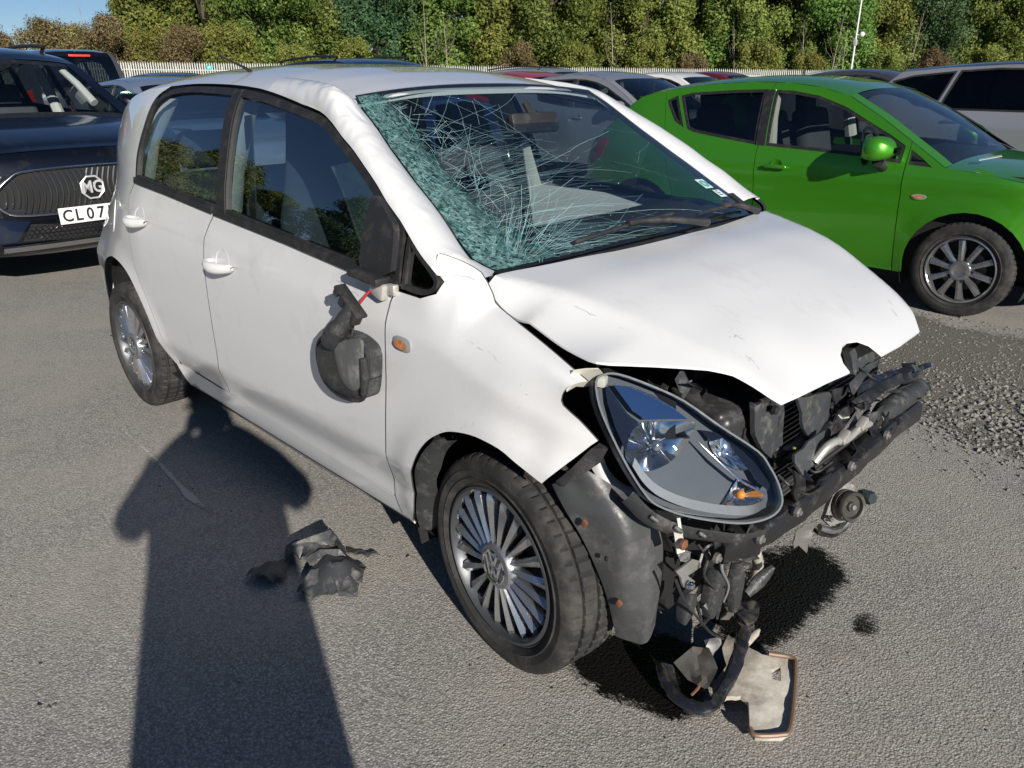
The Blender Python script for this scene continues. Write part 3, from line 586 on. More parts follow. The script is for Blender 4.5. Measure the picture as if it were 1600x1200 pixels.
# crushed, turquoise-looking zone of crazed glass
mz = bpy.data.materials.new('crazed_glass'); mz.use_nodes = True; N = mz.node_tree.nodes; L = mz.node_tree.links
b = N['Principled BSDF']; tc = N.new('ShaderNodeTexCoord')
v1 = N.new('ShaderNodeTexVoronoi'); v1.inputs['Scale'].default_value = 125; L.new(tc.outputs['Object'], v1.inputs[0])
v2 = N.new('ShaderNodeTexVoronoi'); v2.feature = 'DISTANCE_TO_EDGE'; v2.inputs['Scale'].default_value = 125; L.new(tc.outputs['Object'], v2.inputs[0])
cr = N.new('ShaderNodeValToRGB'); cr.color_ramp.elements[0].color = (.015, .09, .10, 1); cr.color_ramp.elements[1].color = (.42, .74, .70, 1)
sp = N.new('ShaderNodeSeparateColor'); L.new(v1.outputs['Color'], sp.inputs[0]); L.new(sp.outputs[0], cr.inputs[0]); L.new(cr.outputs[0], b.inputs['Base Color'])
b.inputs['Roughness'].default_value = .12
bp = N.new('ShaderNodeBump'); bp.inputs['Strength'].default_value = 1; bp.inputs['Distance'].default_value = .006; L.new(v1.outputs['Color'], bp.inputs['Height']); L.new(bp.outputs[0], b.inputs['Normal'])
tr = N.new('ShaderNodeBsdfTransparent'); tr.inputs[0].default_value = (.6, .85, .85, 1); mx = N.new('ShaderNodeMixShader')
mr = N.new('ShaderNodeMapRange'); mr.inputs[1].default_value = .02; mr.inputs[2].default_value = .09; mr.inputs[3].default_value = .9; mr.inputs[4].default_value = .30; L.new(v2.outputs[0], mr.inputs[0])
vm = N.new('ShaderNodeMath'); vm.operation = 'MULTIPLY_ADD'; vm.inputs[1].default_value = .45; L.new(sp.outputs[1], vm.inputs[0])
L.new(mr.outputs[0], vm.inputs[2]); vm2 = N.new('ShaderNodeMath'); vm2.operation = 'MULTIPLY'; vm2.inputs[1].default_value = .52; L.new(vm.outputs[0], vm2.inputs[0])
ae = N.new('ShaderNodeAttribute'); ae.attribute_name = 'edge'; nz_ = N.new('ShaderNodeTexNoise'); nz_.inputs['Scale'].default_value = 26; nz_.inputs['Detail'].default_value = 5; L.new(tc.outputs['Object'], nz_.inputs[0])
ae2 = N.new('ShaderNodeMath'); ae2.operation = 'ADD'; L.new(ae.outputs['Fac'], ae2.inputs[0]); L.new(nz_.outputs[0], ae2.inputs[1]); ae3 = N.new('ShaderNodeMapRange'); ae3.inputs[1].default_value = .55; ae3.inputs[2].default_value = 1.1; L.new(ae2.outputs[0], ae3.inputs[0])
vm3 = N.new('ShaderNodeMath'); vm3.operation = 'MULTIPLY'; L.new(vm2.outputs[0], vm3.inputs[0]); L.new(ae3.outputs[0], vm3.inputs[1]); L.new(vm3.outputs[0], mx.inputs[0]); L.new(tr.outputs[0], mx.inputs[1]); L.new(b.outputs[0], mx.inputs[2])
L.new(mx.outputs[0], N['Material Output'].inputs[0])
rows = []
for t in np.linspace(.02, .985, 60):
    wd = .125+.012*math.sin(t*9)+.05*(t < .25)*(.25-t)*4
    if t > .8: wd *= 1-.35*(t-.8)/.2
    rows.append([wsp(s*wd, t, .002+.003*noise.noise(Vector((s*8, t*22, 0)))) for s in np.linspace(.03, 1, 14)])
cg = MB().grid(rows).obj('crazed_glass', mz, ws, 30); at = cg.data.attributes.new('edge', 'FLOAT', 'POINT')
for k in range(len(cg.data.vertices)): at.data[k].value = (1-(k % 14)/13)**.8
# cracks: thin raised threads of glass dust
crk = mat('crack_white', (.45, .66, .66), .25, var=.25, vscale=40, coat=.5)
crk2 = mat('crack_fine', (.20, .37, .41), .25, var=.35, vscale=40)
def ribbon(mb, pts, wd):
    vs = []
    for i, (s, t) in enumerate(pts):
        a = pts[max(0, i-1)]; c = pts[min(len(pts)-1, i+1)]; dx, dy = (c[0]-a[0])*1.2, (c[1]-a[1])*.75; l = math.hypot(dx, dy) or 1
        ox, oy = -dy/l*wd/1.2, dx/l*wd/.75
        for q in (-1, 1): vs.append(wsp(min(.998, max(.002, s+q*ox)), min(.998, max(.002, t+q*oy)), .0022))
    n = len(pts); mb.add(vs, [(2*i, 2*i+1, 2*i+3, 2*i+2) for i in range(n-1)])
rn = random.Random(3); bold = MB(); fine = MB()
def streak(s, t, ang, ln, wd, mb, curl=0, jit=.05, seg=.022):
    pts = [(s, t)]; n = max(3, int(ln/seg))
    for i in range(n):
        ang += rn.uniform(-jit, jit)+curl/n; s += seg*math.cos(ang)/1.2*1.0; t += seg*math.sin(ang)/.75
        if not (.003 < s < .995 and .01 < t < .985): break
        pts.append((s, t))
    if len(pts) > 2: ribbon(mb, pts, wd)
for i in range(210):           # long threads running across from the crushed pillar, bowing up then down
    t = rn.random()**1.3*.62+.02; k = t/.62
    streak(.11+rn.random()*.12, t, (k-.45)*.5+rn.uniform(-.09, .09), rn.uniform(.06, .5)*(1.15-.5*k), rn.uniform(.0001, .00024), fine, curl=-.25*k+.05, jit=.09)
for i in range(13):
    t = rn.random()**1.3*.5+.02
    streak(.12+rn.random()*.06, t, (t/.62-.42)*.5, rn.uniform(.25, .85), rn.uniform(.00018, .00042), bold, curl=rn.uniform(-.25, .1), jit=.08)
for i in range(48):           # fan out of the lower near corner
    a = rn.uniform(.02, 1.25); d0 = rn.uniform(.04, .16)
    streak(.05+d0*math.cos(a)*.8, .03+d0*math.sin(a), a*.9, rn.uniform(.12, .45)*(1.1-.6*a/1.25), rn.uniform(.00012, .00035), rn.choice((bold, fine, fine)), jit=.09)
for i in range(90):           # short net beside the fold
    t = rn.uniform(.1, .95); streak(.10+rn.random()*.10, t, rn.uniform(-2.6, 1.2), rn.uniform(.03, .12), rn.uniform(.00015, .00035), rn.choice((bold, fine)), jit=.2)
for i in range(17):           # straight lines in the upper half
    streak(rn.uniform(.10, .55), rn.uniform(.72, .98), rn.choice((-.5, -.75, -2.2, -1.4, .35))+rn.uniform(-.2, .2), rn.uniform(.10, .36), rn.uniform(.00015, .0004), rn.choice((bold, fine)), jit=.06)
for i in range(8): streak(rn.uniform(.4, .8), rn.uniform(.2, .8), rn.uniform(-.6, .6), rn.uniform(.08, .3), .0002, fine, jit=.08)
for i in range(5): streak(.955+rn.random()*.02, .05+rn.random()*.03, rn.uniform(1.2, 2.7), rn.uniform(.05, .12), .00025, bold, jit=.2)
for i in range(320):          # thready crazing inside the band
    streak(rn.random()*.125+.004, rn.random()*.96, rn.choice((-1.1, .45, 2.0, -.3))+rn.uniform(-.3, .3), rn.uniform(.015, .07), rn.uniform(.00015, .0004), rn.choice((bold, fine)), jit=.25, seg=.012)
bold.obj('crack', crk, ws, 0); fine.obj('crack', crk2, ws, 0)
gl = MB()
for i in range(210):          # glass crumbs that glitter
    k = rn.random(); s = .12+abs(rn.gauss(0, .2)); t = rn.random()**1.5*.6+.02
    if s > .7: continue
    P = wsp(s, t, .003); r = rn.uniform(.0008, .0022); gl.add([P+Vector((rn.uniform(-r, r), rn.uniform(-r, r), rn.uniform(0, r))) for _ in range(4)], [(0, 1, 2), (0, 2, 3), (0, 3, 1), (1, 3, 2)])
tag(gl.obj('glass_crumbs', mat('glass_crumb', (.75, .9, .88), .08, var=.2, coat=1), ws, 0), kind='stuff')
# stickers inside the far lower corner
for (s0, s1, t0, t1, m_) in ((.895, .945, .20, .265, mat('sticker_green', (.10, .42, .40), .4, var=.1)), (.915, .958, .135, .185, mat('sticker_white', (.72, .80, .80), .4, var=.05))):
    st = MB().grid([[wsp(s, t, .0022) for s in np.linspace(s0, s1, 8)] for t in np.linspace(t0, t1, 6)]).obj('sticker', mat('sticker_pale', (.62, .74, .76), .4, var=.05), ws, 60)
    if t0 > .19:
        MB().grid([[wsp(.92+r*.021*math.cos(a), .232+r*.024*math.sin(a), .0034) for r in (.35, 1)] for a in np.linspace(0, 2*math.pi, 25)]).obj('sticker_ring', m_, st, 0)
    else:
        mb = MB()
        for k in range(3): mb.grid([[wsp(s, .147+k*.013+d, .0034) for s in np.linspace(s0+.006, s1-.012-.004*k, 6)] for d in (0, .005)])
        mb.obj('sticker_lettering', mat('sticker_ink', (.10, .16, .18), .5, var=.05), st, 0)
# cowl and wipers
cw = MB(); cw.grid([[Vector((x_, y_, z_-.012)) for y_, x_, z_ in [(y, float(np.interp(abs(y), [0, .3, .5, .7], [-.10, -.11, -.13, -.165]))+dx, .985-dz) for y in np.linspace(-.68, .68, 30)]] for dx, dz in ((-.10, -.02), (-.02, .0), (.05, .03), (.12, .12))])
cw.obj('cowl', trim_bl, car, 60)
cor = MB(); cor.grid([[wsp(s, t, .004) for s in np.linspace(.975, 1.035, 5)] for t in (.0, .05, .10, .15)]); cor.obj('cowl_corner', trim_bl, car, 0)
for y0, y1, s_, yb, nm in ((-.36, .10, .06, .16, 0), (.20, .58, .05, .56, 1)):
    wp = MB(); A = wsp((y0+.63)/1.26, .045, .018); B = wsp((y1+.63)/1.26, .075 if nm == 0 else .05, .018)
    wp.tube([A.lerp(B, k/8)+Vector((0, 0, .004*math.sin(k/8*math.pi))) for k in range(9)], .006, 6)
    wpo = wp.obj('wiper', black_pl, car)
    am = MB(); mid = A.lerp(B, .55); am.tube([mid+Vector((.0, 0, .012)), mid.lerp(wsp((yb+.63)/1.26, .0, .02), .5)+Vector((.01, 0, .012)), wsp((yb+.63)/1.26, -.02 if False else .0, .02)+Vector((.03, 0, 0))], [.007, .010, .013], 8); am.obj('wiper_arm', black_pl, wpo)
    MB().box(mid+Vector((.004, 0, .012)), (.02, .05, .014), bev=.003).obj('wiper_clip', black_pl, wpo)
# ---- side windows
wfL = sm([(-1.405,1.402),(-1.226,1.389),(-1.03,1.364),(-.866,1.340),(-.79,1.318),(-.713,1.284),(-.578,1.220),(-.448,1.146),(-.36,1.098)], 4)+[(-.352,1.03),(-.345,.962),(-.484,.964),(-.9,.99),(-1.32,1.017)]
wrL = [(-1.352,1.020)]+[(-1.435,1.403)]+sm([(-1.55,1.407),(-1.76,1.409),(-1.9,1.402),(-1.985,1.388),(-2.064,1.345),(-2.096,1.266),(-2.118,1.166),(-2.112,1.061)], 4)+[(-1.8,1.042)]
wqL = sm([(-.338,1.085),(-.288,1.052),(-.232,1.020),(-.202,.995),(-.212,.968),(-.257,.953),(-.335,.955)], 4)
def sidein(d): return lambda x, z: (x, -wside(x, z)+d, z)
for lp, nm in ((wfL, 'front_window'), (wrL, 'rear_window'), (wqL, 'quarter_window')):
    hole = inset(lp, .020 if nm != 'quarter_window' else .012)
    g = panel(nm, [inset(lp, .010)], sidein(.010), win, car, .06); mirrored(g)
    f = panel('window_frame', [lp, hole], sidein(.0), trim_bl, car, .03, (0, .02, 0)); mirrored(f, 'window_frame')
MBp = panel('pillar_cover', [[(-1.305,1.018),(-1.367,1.018),(-1.445,1.403),(-1.395,1.403)]], sidein(-.003), trim_bl, car, .03, (0, .012, 0)); mirrored(MBp)
for lp in ([(-.35,.951),(-.484,.956),(-.9,.984),(-1.385,1.010),(-1.385,1.03),(-.9,1.006),(-.484,.980),(-.35,.972)], [(-1.40,1.012),(-1.8,1.036),(-2.115,1.051),(-2.115,1.071),(-1.8,1.056),(-1.40,1.034)]):
    bs = panel('belt_strip', [lp], sidein(-.007), trim_bl, car, .02, (0, .014, 0)); mirrored(bs)
# ---- torn-off mirror: sail plate on the door, mirror hanging by its wire
sp_ = panel('mirror_plate', [sm([(-.497,1.15),(-.47,1.16),(-.41,1.12),(-.375,1.09),(-.365,1.02),(-.375,.985),(-.49,.978),(-.50,1.06)], 3, True)], sidein(-.018), black_pl, car, .02, (0, .03, 0))
MB().box((-.44, -wside(-.44, .965)-.025, .972), (.13, .05, .022), Matrix.Rotation(R(4), 3, 'Y'), .006).obj('mirror_foot', black_pl, sp_)
mb = MB(); mb.box((-.40, -.808, .945), (.055, .035, .045), Matrix.Rotation(.3, 3, 'Y'), .008); mb.box((-.36, -.80, .948), (.03, .02, .03), None, .005); mb.obj('mirror_hinge', mat('pale_metal', (.6, .58, .54), .4, metal=.4, var=.2, dirt=.5, dscale=30), sp_)
MB().tube(sm([(-.42,-.815,.948),(-.44,-.84,.915),(-.455,-.85,.89)], 4), .0028, 6).obj('red_wire', mat('red_wire', (.5, .02, .03), .5, var=.1), sp_)
MB().tube(sm([(-.425,-.815,.945),(-.45,-.845,.90),(-.47,-.85,.87),(-.475,-.852,.83),(-.48,-.86,.80)], 4), .0035, 6).obj('mirror_cable', black_pl, sp_)
# ---- hanging mirror (still wired to the door: part of the car)
hm = bpy.data.objects.new('hanging_mirror', None)
def yplane(p, dy=0): return Vector((p[0], p[1]+dy, p[2]))
shell2 = [(500,528),(497,552),(505,588),(522,612),(545,626),(572,627),(580,592),(579,552),(563,530),(540,517),(518,516)]
so = sm([(q[0], q[2]) for q in [(-0.632,-0.860,0.771),(-0.651,-0.860,0.721),(-0.635,-0.860,0.656),(-0.585,-0.860,0.623),(-0.512,-0.860,0.618),(-0.427,-0.860,0.642),(-0.395,-0.860,0.715),(-0.390,-0.860,0.787),(-0.432,-0.860,0.815),(-0.498,-0.860,0.822),(-0.568,-0.860,0.808)]], 4, True)
so = resample(inset(so, .009), .003); cx = sum(q[0] for q in so)/len(so); cz = sum(q[1] for q in so)/len(so)
def dome(x, z):
    d = min(math.hypot(x-a, z-b) for a, b in so); return (x, -.862-.030*(1-math.exp(-d/.018)), z)
hm = panel('hanging_mirror', [so], dome, grey_pl, car, .012, (0, .045, 0))
mb = MB(); lp = [Vector((x, -.866, z)) for x, z in so]; mb.tube(lp+[lp[0]], .0065, 8, False); mb.obj('mirror_rim', black_pl, hm)
facet = sm([(q[0], q[2]) for q in [(-0.499,-0.900,0.789),(-0.504,-0.900,0.736),(-0.481,-0.900,0.691),(-0.428,-0.900,0.681),(-0.397,-0.900,0.718),(-0.381,-0.900,0.794),(-0.390,-0.900,0.834)]], 4, True)
facet = resample(facet, .003)
panel('mirror_cap', [facet], lambda x, z: (x, -.894-.006*(1-math.exp(-min(math.hypot(x-a, z-b) for a, b in facet)/.012)), z), mat('mirror_cap', (.10, .105, .105), .45, var=.25, dirt=.6, dscale=24, dirtcol=(.30, .29, .26)), hm, .012, (0, .008, 0))
MB().tube([(-0.373,-0.895,0.786),(-0.373,-0.894,0.734),(-0.401,-0.885,0.677)], [.008, .010, .006], 8).obj('mirror_lamp', grey_pl, hm)
MB().tube(sm([(-0.436,-0.870,0.905),(-0.467,-0.885,0.856),(-0.500,-0.890,0.823),(-0.525,-0.885,0.795)], 4), [.022]*3+[.024]*3+[.028]*3+[.031]*4, 14).obj('mirror_arm', grey_pl, hm)
fa, fb = Vector((-0.494,-0.870,0.948)), Vector((-0.400,-0.870,0.881)); d_ = (fb-fa).normalized()
rot = Matrix((d_, Vector((0, 1, 0)), d_.cross(Vector((0, 1, 0))))).transposed()
mb = MB(); mb.box((fa+fb)/2, ((fb-fa).length, .034, .010), rot, .003)
for k, hh in ((.1, .02), (.35, .03), (.6, .028), (.88, .035)): mb.box(fa.lerp(fb, k)+rot@Vector((0, -.004, -hh/2)), (.018, .026, hh), rot, .003)
mb.obj('mirror_flange', black_pl, hm)

# ---- bonnet
HX = [-.3, -.135, .05, .2, .35, .45, .52, .7]; HZ = [1.02, 1.0, .975, .935, .88, .835, .785, .62]
_hx = np.linspace(-.3, .7, 401); _hz = np.convolve(np.pad(np.interp(_hx, HX, HZ), 20, 'reflect', reflect_type='odd'), np.ones(41)/41, 'valid')
def bonnet(x, y):
    z = float(np.interp(x, _hx, _hz)); a = abs(y)
    yc = float(np.interp(x, [-.135, -.09, .03, .147, .29, .42, .5], [.668, .655, .60, .56, .50, .44, .40]))
    k = float(np.interp(x, [-.135, -.09, .03, .147, .245, .4], [1.3, 1.1, .42, .26, .10, .1] if y < 0 else [1.3, 1.1, .6, .5, .5, .5]))
    e = a-yc; r = .006; z -= k*(math.sqrt(e*e+r*r)+e)/2
    z += .012*(1-(y/.7)**2)*min(1, max(0, (.5-x)*3))
    z += .004*noise.noise(Vector((x*5, y*4, 3)))+.010*math.exp(-(((x-.42)/.10)**2+((y+.36)/.12)**2))*math.sin(x*16+y*9)
    return (x, y, z)
hl = [(-.135,-.681),(-.118,-.69),(-.09,-.696),(.03,-.711),(.147,-.726),(.225,-.735),(.245,-.733),(.262,-.712),(.283,-.679),(.336,-.598),(.383,-.523),(.42,-.48),(.456,-.454),(.488,-.433),(.508,-.417),(.517,-.26),(.524,-.104),(.505,-.102),(.488,-.085),(.474,-.045),(.470,-.01),(.478,.035),(.497,.066),(.528,.082),(.530,.2),(.526,.353),(.49,.40),(.44,.46),(.40,.52),(.34,.60),(.285,.68),(.245,.733),(.147,.726),(.03,.711),(-.09,.696),(-.135,.681),(-.128,.6),(-.108,.45),(-.09,.26),(-.08,0),(-.09,-.26),(-.108,-.45),(-.128,-.6)]
bon = panel('bonnet', [hl], bonnet, white, car, .022, (0, 0, -.005), smooth=30)
ul = inset(hl, .02); panel('bonnet_underside', [ul], lambda x, y: (x, y, bonnet(x, y)[2]-.02), mat('primer', (.10, .10, .105), .6, var=.2), bon, .05)
rn = random.Random(5)
scr = MB()
def scratch(fn, a, b, w_, n=7, wob=.004, off=(0, 0, .0012)):
    P = []
    for i in range(n):
        t = i/(n-1); q = (a[0]+(b[0]-a[0])*t+rn.uniform(-wob, wob), a[1]+(b[1]-a[1])*t+rn.uniform(-wob, wob)); dx, dy = b[0]-a[0], b[1]-a[1]; l = math.hypot(dx, dy); ww = w_*.6*rn.uniform(.2, 1)*math.sin(math.pi*(t*.9+.05))
        for s_ in (-1, 1): P.append(Vector(fn(q[0]-dy/l*ww*s_, q[1]+dx/l*ww*s_))+Vector(off))
    scr.add(P, [(2*i, 2*i+1, 2*i+3, 2*i+2) for i in range(n-1) if rn.random() > .3])
for a, b, w_ in (((.395,-.40),(.455,-.385),.002),((.385,-.395),(.43,-.385),.0016),((.33,-.36),(.36,-.34),.002),((.345,-.375),(.35,-.33),.0012),((.30,-.30),(.33,-.27),.0008),((.44,.33),(.49,.30),.0012),((.42,.36),(.45,.345),.001),((.31,.02),(.30,.06),.0008),((.25,-.30),(.262,-.26),.0006),((.35,.3),(.36,.27),.0008),((.07,-.62),(.15,-.60),.0012),((.16,-.605),(.22,-.58),.0007)):
    scratch(bonnet, a, b, w_)
tag(scr.obj('scratch', mat('scratch', (.27, .25, .23), .7, var=.6, vscale=90), bon, 0), kind='stuff')
scr = MB()
for a, b, w_ in (((-.09,.90),(.0,.90),.0012),((.0,.902),(.035,.885),.0016),((.10,.83),(.125,.825),.0022)): scratch(fend, a, b, w_, off=(0, -.0014, .0004))
for i in range(34):
    x, z = rn.uniform(-.36, .12), rn.uniform(.62, .86); scratch(fend, (x, z), (x+rn.uniform(-.006, .006), z+rn.uniform(.004, .014)), rn.uniform(.0004, .0011), 4, .001, (0, -.0012, 0))
tag(scr.obj('scratch', MATS['scratch'], fender, 0), kind='stuff')
scr = MB()
for i in range(26):
    x, z = rn.uniform(-1.3, -.42), rn.uniform(.42, .94); scratch(side, (x, z), (x+rn.uniform(-.012, .012), z+rn.uniform(-.010, .012)), rn.uniform(.0004, .001), 4, .001, (0, -.0012, 0))
scratch(side, (-.62,.925), (-.52,.918), .0012, off=(0, -.0014, 0)); scratch(side, (-.56,.91), (-.50,.905), .0009, off=(0, -.0014, 0))
tag(scr.obj('scratch', MATS['scratch'], fdoor, 0), kind='stuff')
scr = MB()                       # scuffs on the crushed pillar and roof rail
def railmap(x, v): P = dent(roofpt(x, v)); return (P.x, P.y-.001, P.z+.0015)
for i in range(40):
    x, v = rn.uniform(-1.25, -.86), rn.uniform(-.99, -.84); scratch(railmap, (x, v), (x+rn.uniform(-.02, .02), v+rn.uniform(-.01, .01)), rn.uniform(.0005, .0018), 4, .002, (0, 0, 0))
tag(scr.obj('scratch', MATS['scratch'], car, 0), kind='stuff')

# ---- wheels
def tyre_mesh(Rt, w_, Rr, n=260, sipe=True):
    h = w_/2; pr = [(Rr-.004,-h+.022),(Rr+.006,-h+.010),(Rr+.011,-h+.013),(Rr+.014,-h+.009),(Rr+.024,-h+.004),(Rr+.027,-h+.0005),(Rr+.031,-h+.003),(Rr+.05,-h-.001),(Rt-.040,-h+.000),(Rt-.026,-h+.003),(Rt-.013,-h+.007),(Rt-.005,-h+.014),(Rt-.002,-h+.022)]; sh_i = len(pr)-3
    g = []
    for c in (-.27, 0, .27):
        y = c*w_; g += [(Rt,y-.006),(Rt-.010,y-.005),(Rt-.010,y+.005),(Rt,y+.006)]
        if c < .2: g += [(Rt+.0005, y+.25*c*0+.135*w_-.001), (Rt+.0005, y+.135*w_+.001)]
    pr = pr+g+[(r, -y) for r, y in pr[::-1]]
    vs = []; fs = []; m = len(pr)
    for k in range(n):
        a = 2*math.pi*k/n
        for i, (r, y) in enumerate(pr):
            rr = r-((.0055 if r > Rt-.003 else .0035) if sipe and k % 5 == 0 and sh_i <= i < m-sh_i and r > Rt-.008 else 0); aa = a+.03*abs(y)/h
            vs.append((rr*math.cos(aa), y, rr*math.sin(aa)))
    for k in range(n):
        k2 = (k+1) % n
        for i in range(m-1): fs.append((k*m+i, k*m+i+1, k2*m+i+1, k2*m+i))
    return vs, fs
def wheel(parent, loc, steer, flip, Rt=.292, w_=.175, Rr=.207, style='fan', n_sp=20, proto=None, spoke_mat=None, camber=0):
    spoke_mat = spoke_mat or alloy
    h = w_/2
    if proto is None:
        mb = MB(); mb.lathe([(Rr+.004,-h+.012),(Rr+.003,-h+.006),(Rr-.004,-h+.004),(Rr-.010,-h+.012),(Rr-.016,-h+.035),(Rr-.02,0),(Rr-.02,h-.02),(Rr+.002,h-.012)], n=64)
        o = mb.obj('wheel', spoke_mat if style != 'fan' else alloy_dk, parent, 40)
        v, f = tyre_mesh(Rt, w_, Rr); mesh('tyre', v, f, rubber, o, 35)
        mb = MB(); mb.lathe([(.001,-.02),(.13,-.02),(.135,-.012),(.135,.0),(.05,.01)], n=40); mb.obj('brake_disc', mat('brake_disc', (.16, .14, .13), .5, metal=.6, var=.3, vscale=20), o)
        MB().lathe([(.001,.02),(Rr-.018,.02)], n=40).obj('wheel_back', dark, o, 0)
        y0 = -h+.012
        if style == 'fan':
            v = []; st = [(.055,.0065,.000),(.105,.009,.001),(.153,.0125,.003),(.182,.0155,.005),(.198,.003,.010)]
            for r, hw, yy in st: v += [(r, y0+yy+.022, -hw*1.15), (r, y0+yy+.002, -hw*.85), (r, y0+yy-.006, hw*.25), (r, y0+yy+.004, hw), (r, y0+yy+.022, hw*1.15)]
            n = 5; f = [(i*n+j, i*n+j+1, (i+1)*n+j+1, (i+1)*n+j) for i in range(len(st)-1) for j in range(n-1)]
        else:
            v = []; st = [(.045,.020,.004),(.09,.016,.000),(.14,.0175,.001),(.186,.021,.006)]
            for r, hw, yy in st: v += [(r, y0+yy+.03, -hw*1.1), (r, y0+yy+.002, -hw*.95), (r, y0+yy-.003, -hw*.2), (r, y0+yy+.001, hw*.9), (r, y0+yy+.03, hw*1.1)]
            n = 5; f = [(i*n+j, i*n+j+1, (i+1)*n+j+1, (i+1)*n+j) for i in range(len(st)-1) for j in range(n-1)]
        s0 = None
        for k in range(n_sp):
            if s0 is None: s0 = mesh('spoke', v, f, spoke_mat, o, 25); s = s0
            else: s = link(s0.copy(), o)
            s.rotation_euler = (0, 2*math.pi*(k+.3)/n_sp, 0)
        hb = MB().lathe([(.001,y0-.010),(.040,y0-.010),(.043,y0-.012),(.058,y0-.010),(.064,y0-.002),(.066,y0+.03)], n=40).obj('hub_cap', spoke_mat if style != 'fan' else mat('hub_grey', (.30, .31, .33), .3, metal=.7, var=.1), o)
        if style == 'fan':
            lg = MB(); lg.lathe([(.040,y0-.0135),(.0435,y0-.0155),(.047,y0-.0135)], n=40)
            def stroke(a, b, wd=.0085):
                A = Vector((a[0], y0-.0125, a[1])); B = Vector((b[0], y0-.0125, b[1])); d = (B-A); rot = Matrix((d.normalized(), Vector((0, 1, 0)), d.normalized().cross(Vector((0, 1, 0))))).transposed(); lg.box((A+B)/2, (d.length, .004, wd), rot)
            stroke((-.016,.037),(-.001,.006)); stroke((.016,.037),(.001,.006))
            for q in ((-.031,.024),(-.013,-.033)), ((-.013,-.033),(.0,-.004)), ((.0,-.004),(.013,-.033)), ((.013,-.033),(.031,.024)): stroke(*q)
            lg.obj('wheel_emblem', chrome, hb, 0)
        else:
            bl = MB()
            for k in range(5): a = 2*math.pi*k/5; bl.lathe([(.001,y0-.003),(.009,y0-.003),(.009,y0+.01)], (.072*math.cos(a), 0, .072*math.sin(a)), n=10)
            bl.obj('wheel_bolts', dark, hb)
    else:
        o = link(proto.copy(), parent)
        for ch in proto.children:
            c = link(ch.copy(), o)
            for g in ch.children: link(g.copy(), c)
    o.location = loc; o.rotation_euler = (camber, 0, steer+(math.pi if flip else 0)); return o
w0 = wheel(car, (0, -.705, .291), R(-7), False)
wheel(car, (-2.42, -.705, .291), 0, False, proto=w0).rotation_euler[1] = 1.1
wheel(car, (0, .705, .291), 0, True, proto=w0); wheel(car, (-2.42, .705, .291), 0, True, proto=w0)
for s_ in (-1, 1):               # wheel housings
    for cx_, ra in ((0, .40), (-2.42, .44)):
        mb = MB(); rows = []
        for k in range(25):
            a = (R(62)+R(138)*k/24) if cx_ > -1 else R(-20)+R(220)*k/24; rows.append([(cx_+ra*math.cos(a), s_*yy, .30+(ra-.0)*math.sin(a)) for yy in ((min(.755, wside(cx_+ra*math.cos(a), .5)-.035)) if cx_ < -1 else .74, .50)])
        mb.grid(rows); mb.add([(q[1][0], q[1][1]+s_*.002, q[1][2]) for q in rows], [tuple(range(25))])
        mb.obj('wheel_housing', dark, car, 60)
# dusty liner edge on the rear of the near front arch
lip = []
for x, z in sm([(-.36,.225),(-.355,.29),(-.328,.383),(-.275,.492),(-.214,.567),(-.15,.612)], 4):
    dx, dz = x, z-.29; l = math.hypot(dx, dz); t = min(1, max(0, (.62-z)/.1)); wd = .010+.035*t
    lip.append([(x+dx/l*.006, -wside(x, z)+.002, z+dz/l*.006), (x-dx/l*wd*.5, -wside(x, z)+.010, z-dz/l*wd*.5), (x-dx/l*wd, -wside(x, z)+.04, z-dz/l*wd)])
MB().grid(lip).obj('arch_liner', grey_pl, car, 60)
# ---- tail and inner shell
rows = []
for z, x in ((.30,-2.90),(.36,-2.93),(.45,-2.945),(.6,-2.94),(.75,-2.90),(.95,-2.82),(1.15,-2.735),(1.27,-2.66)):
    y = wside(x, z)-.003; rows.append([Vector((x-.07*(1-abs(v)**2.5), y*v, z+.0)) for v in np.linspace(-1, 1, 25)])
MB().grid(rows[:6]).obj('tailgate', white, car, 60)
tg = MB(); tg.grid([q[:4] for q in rows[5:]]); tgl = tg.obj('tailgate_frame', white, car, 60); MB().grid([q[21:] for q in rows[5:]]).obj('tailgate_frame', white, car, 60)
MB().grid([q[3:22] for q in rows[5:]]).obj('rear_screen', wsg, car, 60)
rows = [[Vector((x-.07*(1-abs(v)**2.5)*k, (wside(-2.66, 1.27)-.01)*v*q, z)) for v in np.linspace(-1, 1, 25)] for x, z, k, q in ((-2.66,1.262,1,1),(-2.675,1.285,.9,.97),(-2.67,1.31,.5,.93),(-2.67,1.345,.2,.5))]
MB().grid(rows).obj('tail_spoiler', white, car, 60)
for s_ in (-1, 1):
    MB().grid([[Vector((x-.07*(1-abs(v)**2.5)-.004, (wside(x, z)-.003)*v*s_, z)) for v in np.linspace(.60, .86, 6)] for z, x in ((.66,-2.925),(.75,-2.90),(.85,-2.86),(.95,-2.82))], flip=s_ < 0).obj('tail_lamp', red_pl, car, 60)
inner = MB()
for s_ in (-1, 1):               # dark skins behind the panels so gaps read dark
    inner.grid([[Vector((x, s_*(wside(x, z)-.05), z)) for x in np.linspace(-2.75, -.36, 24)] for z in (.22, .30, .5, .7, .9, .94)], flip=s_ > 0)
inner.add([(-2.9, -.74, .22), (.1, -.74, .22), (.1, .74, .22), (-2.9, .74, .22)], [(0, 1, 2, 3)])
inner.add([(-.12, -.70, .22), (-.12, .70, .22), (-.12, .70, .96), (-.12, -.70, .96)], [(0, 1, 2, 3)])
inner.obj('inner_shell', dark, car, 0)
